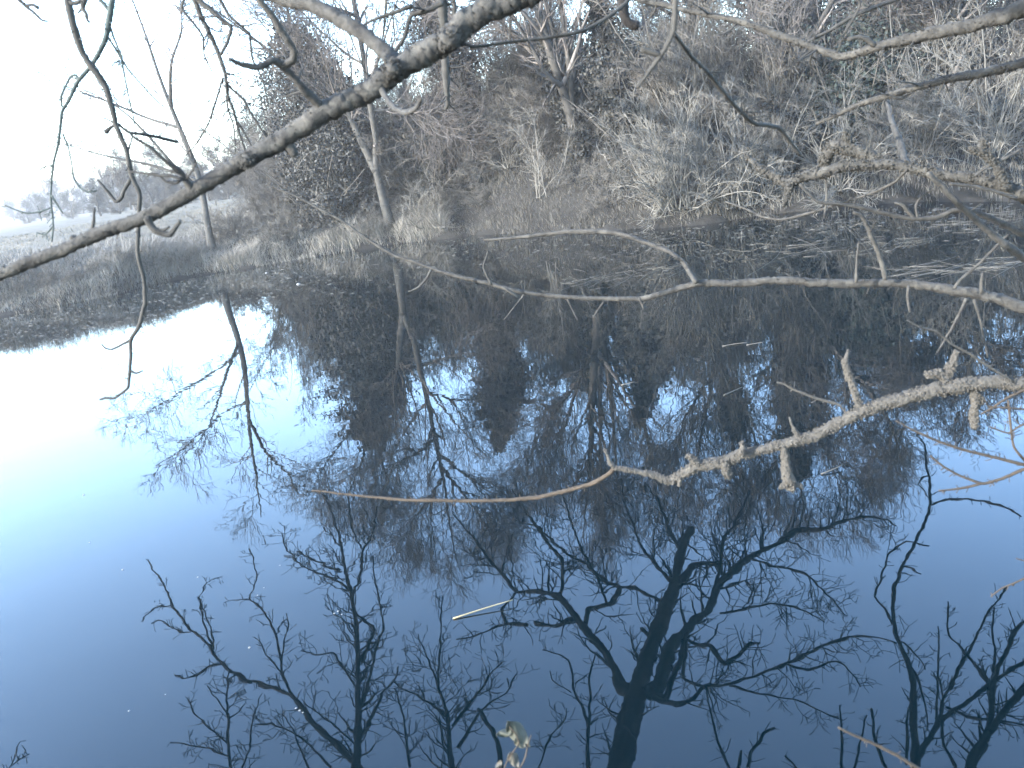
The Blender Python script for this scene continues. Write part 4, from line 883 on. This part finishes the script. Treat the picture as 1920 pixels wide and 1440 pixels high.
# --- boughs above the picture, seen only by their reflections
def up_root(x0, xr, r_=3.1): return [(xr, -2.6, .15), (xr * .95, -2.5, 1.2), (xr * .9, -2.1, 2.3), (xr * .8, -1.2, 3.0), (xr * .6 + x0 * .4, .6, 3.35), (x0, 3.0, r_)]
UPB = math.radians(-90)
bough('leaning_tree', 'big dark tree reflected bottom right of centre, its trunk ending in a sawn stub', 'tree', [
    dict(p=[(1150, 1490), (1160, 1440), (1173, 1377), (1190, 1313), (1203, 1267), (1223, 1210), (1247, 1147), (1267, 1093), (1278, 1027), (1293, 1000), (1296, 992)], r=[24, 23, 21, 21, 18, 16, 15, 14, 12, 11, 10], tw=(16, 40, 120, 3), kw=dict(bias=UPB)),
    dict(p=[(1200, 1300), (1180, 1295), (1160, 1283), (1157, 1262), (1133, 1220), (1097, 1180), (1080, 1158), (1050, 1123), (1025, 1112), (1003, 1107), (967, 1110), (947, 1080), (907, 1037), (873, 990), (850, 960)], r=[15, 13, 11, 10, 10, 9, 8, 7, 6, 6, 5, 4, 3.5, 3, 2], tw=(26, 30, 130, 3), kw=dict(bias=UPB)),
    dict(p=[(1083, 1160), (1065, 1163), (1040, 1173), (1020, 1171), (1005, 1169)], r=[6, 6, 5.5, 5, 5], tw=(5, 20, 60, 2)),
    dict(p=[(1045, 1122), (1053, 1107), (1053, 1085), (1052, 1047), (1033, 1027), (1010, 993), (983, 955), (960, 920)], r=[6, 5.5, 5, 5, 4.5, 3.5, 2.5, 1.6], tw=(18, 25, 100, 3), kw=dict(bias=UPB)),
    dict(p=[(1097, 1172), (1103, 1143), (1125, 1138), (1147, 1130), (1163, 1103), (1133, 1087), (1100, 1057), (1067, 1040), (1030, 1010), (1000, 980)], r=[6, 6, 6, 5.5, 5, 4, 3.5, 3, 2], tw=(18, 25, 100, 3), kw=dict(bias=UPB)),
    dict(p=[(1163, 1103), (1190, 1102), (1210, 1112), (1247, 1130)], r=[4.5, 4, 4, 4], tw=(6, 20, 80, 2)),
    dict(p=[(1140, 1135), (1120, 1080), (1090, 1030), (1075, 990), (1060, 940), (1050, 910)], r=[4, 3.6, 3, 2.4, 1.6], tw=(14, 20, 90, 3), kw=dict(bias=UPB)),
    dict(p=[(967, 1110), (940, 1140), (950, 1168), (985, 1172)], r=[3, 3, 3, 3.5], tw=(6, 20, 80, 2)),
    dict(p=[(990, 1173), (955, 1168), (930, 1172), (900, 1190), (855, 1196)], r=[4, 3.5, 3.5, 3, 2], tw=(8, 20, 70, 2)),
    dict(p=[(1215, 1300), (1235, 1285), (1242, 1265), (1250, 1240), (1262, 1210), (1282, 1190), (1300, 1168), (1322, 1150), (1336, 1125), (1343, 1103), (1367, 1077), (1403, 1047), (1453, 1020), (1493, 997), (1540, 993), (1580, 977), (1623, 967), (1663, 973), (1680, 985)], r=[16, 14, 13, 12, 11, 10, 9, 8, 8, 7, 6.5, 6, 5, 4.5, 4, 3, 2], tw=(34, 30, 130, 3), kw=dict(bias=UPB)),
    dict(p=[(1262, 1110), (1280, 1085), (1300, 1062), (1320, 1057), (1344, 1060)], r=[10, 9, 9, 8.5, 8], tw=(8, 25, 90, 2), kw=dict(bias=UPB)),
    dict(p=[(1222, 1300), (1250, 1306), (1258, 1280), (1275, 1240), (1283, 1210), (1292, 1185)], r=[12, 9, 8, 8, 7, 6], tw=(6, 25, 90, 2)),
    dict(p=[(1225, 1302), (1240, 1312), (1270, 1318), (1300, 1305), (1320, 1283), (1350, 1283), (1380, 1279), (1440, 1257), (1493, 1237), (1547, 1210), (1597, 1197), (1647, 1194), (1680, 1207)], r=[10, 6, 4.5, 4.5, 4, 4, 4, 4, 3.5, 3, 2.5, 2], tw=(26, 25, 110, 3)),
    dict(p=[(1440, 1257), (1470, 1245), (1513, 1257), (1567, 1240), (1595, 1260), (1615, 1285)], r=[3, 2.6, 2.4, 2, 1.4], tw=(10, 20, 80, 2)),
    dict(p=[(1292, 1200), (1312, 1210), (1330, 1208), (1345, 1228), (1360, 1246), (1385, 1230), (1405, 1210), (1425, 1207)], r=[5, 5, 4.5, 5, 5, 5, 4, 3], tw=(10, 20, 90, 2)),
    dict(p=[(1290, 1200), (1283, 1240), (1282, 1270), (1300, 1280), (1322, 1284)], r=[4, 4, 3.6, 3], tw=(5, 20, 70, 2)),
    dict(p=[(1370, 1285), (1420, 1297), (1453, 1303), (1513, 1320), (1560, 1345), (1580, 1352)], r=[3, 2.6, 2.4, 2, 1.3], tw=(12, 20, 80, 2)),
    dict(p=[(1340, 1110), (1350, 1060), (1355, 1015), (1375, 985), (1395, 950), (1405, 920)], r=[5, 4.5, 4, 3.4, 2.6, 1.6], tw=(18, 25, 110, 3), kw=dict(bias=UPB)),
    dict(p=[(1403, 1047), (1440, 1060), (1480, 1065), (1515, 1080), (1570, 1135), (1582, 1150)], r=[4, 3.6, 3, 2.4, 1.4], tw=(16, 25, 100, 3)),
    dict(p=[(1350, 1150), (1400, 1140), (1450, 1130), (1500, 1140), (1545, 1165)], r=[4, 3.5, 3, 2.2, 1.4], tw=(16, 25, 100, 3)),
    dict(p=[(1265, 1095), (1230, 1060), (1200, 1020), (1185, 980), (1170, 940), (1165, 900)], r=[5, 4.5, 3.6, 3, 2.4, 1.6], tw=(18, 25, 110, 3), kw=dict(bias=UPB)),
    dict(p=[(1280, 1040), (1262, 1010), (1250, 980), (1235, 940), (1215, 910)], r=[5, 4.5, 3.6, 2.6, 1.6], tw=(14, 25, 100, 3), kw=dict(bias=UPB)),
    dict(p=[(1216, 1190), (1210, 1183), (1202, 1180)], r=[6, 5, 4]),
], 'o', 'dark', 41, sides=12, rough=.06, root3=up_root(.1, 1.6))
bough('leaning_branch', 'dark forked branch reflected at lower left, reaching farthest left', 'branch', [
    dict(p=[(700, 1480), (640, 1403), (617, 1383), (583, 1350), (550, 1310), (517, 1290), (477, 1280), (460, 1278), (433, 1260), (413, 1240), (393, 1213), (360, 1183), (333, 1147), (317, 1120), (300, 1083), (277, 1052)], r=[8, 7.5, 7, 6.5, 6, 5.5, 5, 4.5, 4.5, 4, 3.6, 3.2, 2.6, 2, 1.4], tw=(16, 14, 50, 2)),
    dict(p=[(322, 1132), (305, 1132), (287, 1138), (274, 1150), (262, 1162)], r=[2.2, 2, 1.8, 1.3], tw=(5, 8, 24, 1)),
    dict(p=[(358, 1187), (335, 1187), (317, 1173), (300, 1165), (285, 1172)], r=[2.4, 2, 1.8, 1.2], tw=(6, 8, 30, 1)),
    dict(p=[(398, 1212), (385, 1180), (380, 1153), (375, 1127), (383, 1105), (390, 1093), (403, 1085), (418, 1087)], r=[2.8, 2.4, 2.2, 2, 1.6, 1.2], tw=(8, 8, 34, 2)),
    dict(p=[(400, 1215), (397, 1180), (385, 1150), (377, 1130)], r=[2.2, 2, 1.6, 1.2], tw=(4, 8, 24, 1)),
    dict(p=[(415, 1246), (390, 1250), (365, 1267), (345, 1272), (327, 1265)], r=[3, 2.8, 2.4, 1.8], tw=(6, 10, 40, 1)),
    dict(p=[(548, 1305), (535, 1275), (528, 1262), (528, 1235), (515, 1185), (505, 1160), (490, 1142), (468, 1122), (475, 1105), (480, 1077), (475, 1045), (468, 1032)], r=[3.6, 3.4, 3.2, 3, 2.6, 2.4, 2, 1.8, 1.4], tw=(14, 10, 50, 2)),
    dict(p=[(468, 1123), (450, 1123), (433, 1124), (420, 1132)], r=[2, 1.8, 1.2], tw=(4, 8, 28, 1)),
    dict(p=[(530, 1265), (510, 1240), (497, 1225), (490, 1205), (478, 1195)], r=[2.4, 2, 1.6, 1.2], tw=(6, 8, 34, 1)),
    dict(p=[(528, 1255), (533, 1210), (540, 1165), (537, 1150)], r=[2.2, 1.8, 1.2], tw=(5, 8, 36, 1)),
    dict(p=[(433, 1262), (455, 1272), (470, 1283)], r=[4, 4.5, 4]),
], 'o', 'dark', 42, sides=9, rough=.05, root3=up_root(-.9, -1.5))
bough('leaning_tree', 'upright dark stem with tight twigs reflected left of the bottom centre', 'tree', [
    dict(p=[(664, 1490), (667, 1440), (672, 1343), (673, 1260), (668, 1173), (661, 1127), (649, 1077), (644, 1043), (635, 1000), (622, 960), (605, 925), (575, 920)], r=[11, 10, 9, 8, 6.5, 6, 5.5, 5, 4, 3, 2.2, 1.4], tw=(40, 30, 120, 3), kw=dict(bias=UPB)),
    dict(p=[(660, 1125), (665, 1105), (673, 1095), (677, 1060), (680, 1034), (690, 1015), (700, 990), (708, 950)], r=[4, 3.6, 3.4, 3, 2.4, 1.6], tw=(12, 20, 70, 2), kw=dict(bias=UPB)),
    dict(p=[(680, 1034), (668, 1010), (660, 985), (655, 950), (650, 915)], r=[2.6, 2.2, 2, 1.4], tw=(9, 20, 60, 2)),
    dict(p=[(672, 1345), (690, 1290), (702, 1230), (720, 1180), (712, 1140), (705, 1100), (700, 1060), (699, 1042)], r=[4, 3.6, 3.2, 3, 2.6, 2, 1.4], tw=(12, 20, 70, 2)),
    dict(p=[(655, 1110), (630, 1090), (600, 1075), (575, 1065), (550, 1045), (535, 1030), (527, 1000)], r=[4, 3.4, 3, 2.4, 1.8, 1.4], tw=(14, 20, 70, 2)),
    dict(p=[(640, 1068), (620, 1063), (600, 1055), (575, 1045), (555, 1035)], r=[3.4, 3, 2.6, 2], tw=(10, 15, 60, 2)),
    dict(p=[(665, 1145), (685, 1165), (702, 1184), (690, 1215), (680, 1240)], r=[4, 4, 4.5, 4], tw=(6, 15, 60, 2)),
    dict(p=[(675, 1380), (700, 1340), (720, 1300), (740, 1275), (748, 1250)], r=[4, 3.4, 2.6, 1.6], tw=(12, 20, 80, 2)),
    dict(p=[(670, 1400), (640, 1370), (600, 1340), (570, 1320)], r=[3, 2.6, 2, 1.4], tw=(10, 20, 90, 2)),
    dict(p=[(670, 1290), (645, 1250), (625, 1225), (590, 1228), (565, 1222)], r=[3, 2.6, 2, 1.4], tw=(10, 20, 80, 2)),
], 'o', 'dark', 43, sides=9, rough=.05, root3=up_root(-.7, -.9, 3.3))
bough('leaning_tree', 'slender dark sapling rising from the bottom edge at lower left, below the forked branch', 'tree', [
    dict(p=[(440, 1490), (432, 1440), (428, 1390), (426, 1330), (427, 1290), (430, 1262)], r=[4, 4, 3.4, 3, 2.4, 2], tw=(14, 25, 90, 2)),
    dict(p=[(428, 1395), (400, 1370), (375, 1345), (360, 1330), (352, 1310)], r=[2.6, 2.2, 1.8, 1.4], tw=(8, 14, 50, 2)),
    dict(p=[(430, 1420), (390, 1405), (350, 1395), (320, 1393)], r=[2.6, 2.2, 1.6, 1.2], tw=(8, 14, 50, 2)),
    dict(p=[(427, 1335), (405, 1310), (388, 1290)], r=[2.2, 1.8, 1.4]),
    dict(p=[(426, 1345), (445, 1330), (458, 1318)], r=[2.2, 1.8, 1.4]),
    dict(p=[(455, 1440), (470, 1390), (475, 1340), (490, 1300)], r=[2.6, 2.2, 1.8, 1.2], tw=(8, 14, 50, 2)),
    dict(p=[(620, 1440), (585, 1400), (545, 1370), (510, 1360), (470, 1365)], r=[3.4, 2.8, 2.2, 1.4], tw=(12, 20, 80, 2)),
    dict(p=[(580, 1440), (560, 1400), (550, 1365), (530, 1340)], r=[2.4, 2, 1.6, 1.2], tw=(8, 20, 70, 2)),
], 'o', 'dark', 44, sides=7, rough=.05, root3=up_root(-1.3, -2.1))
bough('leaning_tree', 'dark many stemmed bush reflected at the bottom left of the pale leaves', 'tree', [
    dict(p=[(850, 1490), (847, 1440), (843, 1390), (840, 1343), (833, 1318), (823, 1293), (812, 1262), (800, 1235), (790, 1210), (783, 1190)], r=[8, 7.5, 6, 5, 4, 3, 2.2, 1.4], tw=(24, 25, 110, 3), kw=dict(bias=UPB)),
    dict(p=[(850, 1360), (873, 1327), (900, 1293), (922, 1265), (945, 1242)], r=[4.5, 4, 3.2, 2.4, 1.6], tw=(14, 20, 80, 2), kw=dict(bias=UPB)),
    dict(p=[(835, 1340), (810, 1320), (785, 1305), (755, 1290), (737, 1278)], r=[4, 3.4, 2.8, 2, 1.5], tw=(10, 15, 60, 2)),
    dict(p=[(820, 1290), (822, 1240), (826, 1190), (828, 1140), (830, 1120)], r=[3, 2.6, 2.2, 1.5], tw=(10, 15, 60, 2), kw=dict(bias=UPB)),
    dict(p=[(860, 1400), (905, 1330), (947, 1300), (970, 1265)], r=[4, 3.4, 2.6, 1.6], tw=(12, 20, 70, 2), kw=dict(bias=UPB)),
    dict(p=[(940, 1470), (940, 1440), (936, 1395), (925, 1370), (910, 1350), (897, 1330)], r=[9, 8, 7, 6, 5.5, 4.5]),
    dict(p=[(767, 1440), (763, 1390), (755, 1340), (740, 1290)], r=[4, 3.4, 2.6, 1.6], tw=(14, 20, 80, 2), kw=dict(bias=UPB)),
    dict(p=[(1010, 1440), (1020, 1400), (1035, 1380), (1060, 1350), (1063, 1330)], r=[2.6, 2.2, 1.8, 1.2], tw=(10, 20, 70, 2)),
], 'o', 'dark', 45, sides=8, rough=.05, root3=up_root(-.2, -.5, 3.2))
bough('leaning_tree', 'thin two-stemmed dark sapling reflected left of the big dark trunk', 'tree', [
    dict(p=[(1100, 1490), (1102, 1440), (1102, 1360), (1090, 1325), (1077, 1293), (1072, 1265), (1066, 1237), (1045, 1225), (1017, 1218)], r=[7, 6, 5, 4, 3.4, 3, 2.4, 1.6], tw=(8, 20, 60, 2)),
    dict(p=[(1103, 1360), (1106, 1310), (1105, 1280), (1110, 1250), (1118, 1222)], r=[3.6, 3.2, 2.6, 1.6], tw=(7, 15, 50, 2)),
    dict(p=[(1072, 1300), (1050, 1285), (1035, 1272), (1030, 1257)], r=[2.2, 1.8, 1.3], tw=(3, 10, 30, 1)),
    dict(p=[(1080, 1285), (1095, 1275), (1105, 1265)], r=[2, 1.8, 1.3]),
    dict(p=[(1106, 1360), (1115, 1352), (1120, 1347)], r=[2.4, 2, 1.6]),
], 'o', 'dark', 46, sides=8, rough=.05, root3=up_root(.15, .5, 3.2))
bough('leaning_tree', 'tall wavy dark stem reflected at right with a loop-shaped side shoot', 'tree', [
    dict(p=[(1718, 1490), (1717, 1420), (1714, 1380), (1713, 1327), (1712, 1280), (1703, 1243), (1683, 1200), (1675, 1160), (1677, 1103), (1692, 1063), (1716, 1017), (1740, 960), (1744, 907), (1737, 873), (1733, 833), (1717, 812)], r=[11, 10, 8.5, 8, 7.5, 6.5, 5, 4.5, 4.5, 4, 3.6, 3.2, 3, 2.8, 2.4, 1.6], tw=(10, 14, 50, 1)),
    dict(p=[(1672, 1170), (1660, 1143), (1642, 1120), (1650, 1090), (1663, 1057), (1665, 1040), (1675, 1030), (1697, 1014), (1720, 1018), (1742, 1025)], r=[3, 2.8, 2.6, 2.4, 2.4, 2.2, 1.6], tw=(3, 8, 20, 1)),
    dict(p=[(1744, 947), (1760, 940), (1785, 935), (1830, 938), (1870, 945), (1914, 965)], r=[2.6, 2.6, 2.6, 2.4, 2], tw=(1, 8, 20, 1)),
    dict(p=[(1741, 890), (1728, 895), (1720, 908), (1735, 925)], r=[2, 1.8, 1.4]),
    dict(p=[(1693, 1065), (1712, 1070), (1727, 1076)], r=[2, 1.8, 1.4]),
    dict(p=[(1705, 1245), (1725, 1280), (1735, 1320), (1740, 1360)], r=[3, 2.6, 2, 1.4], tw=(12, 12, 50, 2)),
    dict(p=[(1683, 1200), (1700, 1210), (1720, 1230), (1735, 1255)], r=[2.4, 2, 1.4], tw=(8, 12, 50, 2)),
    dict(p=[(1718, 1425), (1740, 1385), (1763, 1350), (1807, 1320), (1860, 1280), (1903, 1253), (1950, 1235)], r=[7, 6, 5, 5, 4.5, 4, 4], tw=(14, 15, 70, 2), kw=dict(bias=UPB)),
    dict(p=[(1765, 1350), (1767, 1320), (1783, 1285), (1800, 1250), (1815, 1225), (1827, 1207), (1853, 1147), (1872, 1120), (1887, 1102)], r=[4, 3.6, 3.4, 3, 2.6, 2, 1.6], tw=(10, 12, 50, 2), kw=dict(bias=UPB)),
    dict(p=[(1757, 1350), (1758, 1300), (1760, 1250), (1760, 1200), (1758, 1175)], r=[3, 2.6, 2.2, 1.5], tw=(9, 10, 40, 2)),
    dict(p=[(1700, 1430), (1700, 1380), (1702, 1340), (1712, 1300)], r=[4, 3, 2.4, 1.6], tw=(8, 12, 50, 2)),
], 'o', 'dark', 47, sides=9, rough=.05, root3=up_root(.75, 1.6, 3.1))
bough('leaning_tree', 'tangled dark shrub reflected in the bottom right corner', 'tree', [
    dict(p=[(1810, 1490), (1820, 1440), (1830, 1410), (1853, 1370), (1857, 1330), (1860, 1293), (1867, 1260), (1880, 1230), (1897, 1193), (1920, 1167), (1950, 1140)], r=[12, 11, 10, 8, 7, 6, 5, 4.5, 4, 3.4], tw=(20, 20, 80, 2), kw=dict(bias=UPB)),
    dict(p=[(1856, 1290), (1853, 1277), (1833, 1255), (1813, 1233), (1797, 1213), (1780, 1193), (1777, 1160), (1777, 1126)], r=[4, 3.6, 3.4, 3, 2.8, 2.4, 1.8], tw=(6, 10, 40, 2)),
    dict(p=[(1853, 1372), (1875, 1345), (1900, 1310), (1930, 1280), (1960, 1255)], r=[8, 7.5, 7, 6.5, 6], tw=(12, 15, 70, 2), kw=dict(bias=UPB)),
    dict(p=[(1790, 1440), (1770, 1400), (1765, 1360), (1770, 1310), (1762, 1270)], r=[4, 3.4, 2.8, 1.8], tw=(10, 15, 60, 2), kw=dict(bias=UPB)),
    dict(p=[(1860, 1260), (1865, 1225), (1862, 1180), (1863, 1140)], r=[3, 2.4, 2, 1.5], tw=(7, 10, 40, 2)),
    dict(p=[(1775, 1325), (1810, 1340), (1850, 1350), (1900, 1355), (1950, 1360)], r=[3, 3, 2.6, 2], tw=(8, 15, 60, 2)),
    dict(p=[(1577, 1490), (1577, 1440), (1578, 1390), (1577, 1350), (1574, 1322)], r=[4, 4, 3.4, 2.6, 1.6], tw=(7, 10, 40, 1)),
    dict(p=[(1660, 1440), (1645, 1400), (1637, 1370), (1634, 1330)], r=[4.5, 4, 3.4, 2.6], tw=(5, 10, 40, 1)),
    dict(p=[(1600, 1440), (1610, 1400), (1618, 1360), (1625, 1342)], r=[2.6, 2.2, 1.4], tw=(4, 10, 30, 1)),
    dict(p=[(1366, 1440), (1345, 1390), (1335, 1340), (1328, 1310), (1323, 1283)], r=[3.6, 3, 2.6, 1.8], tw=(6, 10, 40, 1)),
    dict(p=[(1405, 1440), (1410, 1410), (1425, 1390), (1432, 1375), (1452, 1366)], r=[4.5, 4, 4, 4, 3], tw=(5, 10, 40, 1)),
    dict(p=[(1380, 1460), (1388, 1430), (1391, 1408)], r=[5, 4.5, 3]),
    dict(p=[(1500, 1450), (1485, 1430), (1475, 1420)], r=[3, 2.6, 2], tw=(3, 10, 40, 1)),
], 'o', 'dark', 48, sides=9, rough=.05, root3=up_root(1.0, 2.2, 3.1))
bough('leaning_branch', 'faint twig tip reflected in the bottom left corner', 'branch', [
    dict(p=[(-20, 1490), (15, 1440), (35, 1427), (53, 1412)], r=[2, 1.8, 1.6, 1.2], tw=(8, 8, 30, 2)),
    dict(p=[(20, 1435), (33, 1410), (40, 1392), (50, 1390)], r=[1.4, 1.2, 1])], 'o', 'dark', 49, sides=6)

# --- the withered leaves at the bottom edge
def leaf_plant():
    rg = np.random.default_rng(61); Y = 1.55
    stem = [(930, 1500), (945, 1440), (962, 1410), (975, 1388), (962, 1372), (955, 1362)]
    P = direct(np.array([p[0] for p in stem], float), np.array([p[1] for p in stem], float), Y)
    g = np.array([[P[0, 0] - .02, 1.28, .35], [P[0, 0] - .01, 1.45, .48]])
    P = smooth_path(np.concatenate([g, P]), 26)
    root = thing('leafy_sprig', P[0], 'withered pale green leaves on a sprig at the bottom edge', 'plant')
    b = MB(); b.hero(P, np.linspace(.0028, .0012, 26), 6, .05, rg)
    Q = smooth_path(direct(np.array([975., 985, 990, 996]), np.array([1440., 1420, 1395, 1378]), Y), 10); b.hero(Q, np.linspace(.002, .001, 10), 6, .05, rg)
    b.build('stem', M['brown'], root)
    for (tip, base, wpx, curl, mt) in [((951, 1354), (992, 1400), 17, .5, 'leaf'), ((930, 1378), (960, 1372), 9, .7, 'leaf'), ((972, 1440), (955, 1412), 12, .6, 'leafpale'), ((930, 1446), (940, 1426), 6, .5, 'leafpale'), ((985, 1402), (965, 1385), 10, .6, 'leaf')]:
        A = direct(np.array(base[0], float), np.array(base[1], float), Y); B = direct(np.array(tip[0], float), np.array(tip[1], float), Y + rg.uniform(-.02, .01))
        ax = B - A; L = np.linalg.norm(ax); ax /= L; view = np.array([0, .8, -.6]); sd = np.cross(ax, view); sd /= np.linalg.norm(sd); nr = np.cross(sd, ax)
        nu, nv = 12, 9; V = []
        for i in range(nu):
            s = i / (nu - 1); w = wpx * Y * 1.25 / FPX * math.sin(math.pi * min(s * .95 + .03, 1)) ** .75
            for j in range(nv):
                q = (j / (nv - 1) * 2 - 1)
                V.append(A + ax * L * s + sd * q * w * math.cos(abs(q) * curl) + nr * (abs(q) * w * math.sin(curl) + .004 * math.sin(s * 9 + q * 3) + .006 * math.sin(s * 3)))
        ix = np.arange(nu * nv).reshape(nu, nv); m = MB()
        m.add(np.array(V), np.stack([ix[:-1, :-1], ix[:-1, 1:], ix[1:, 1:], ix[1:, :-1]], -1)); o = m.build('leaf', M[mt], root)
        md = o.modifiers.new('thickness', 'SOLIDIFY'); md.thickness = .0006
leaf_plant()

# ------------------------------------------------------------------ winter haze over the field and pond
zt = 34.0
b = MB()
hx0, hx1, hy0, hy1, hz0 = -262, 202, -32, 422, -1.8
V = [(x, y, z) for z in (hz0, zt) for y in (hy0, hy1) for x in (hx0, hx1)]
b.add(V, [[0, 2, 3, 1], [4, 5, 7, 6], [0, 1, 5, 4], [2, 6, 7, 3], [0, 4, 6, 2], [1, 3, 7, 5]])
hm = bpy.data.materials.new('haze'); hm.use_nodes = True; t = hm.node_tree
t.nodes.remove(t.nodes['Principled BSDF']); pv = t.nodes.new('ShaderNodeVolumePrincipled')
pv.inputs['Color'].default_value = (1, .985, .96, 1); pv.inputs['Density'].default_value = .0013; pv.inputs['Anisotropy'].default_value = .3
t.links.new(pv.outputs['Volume'], t.nodes['Material Output'].inputs['Volume'])
hz = b.build('haze', hm, smooth=False); set_tag(hz, 'thin pale winter haze over the pond and field', 'haze', kind='stuff')
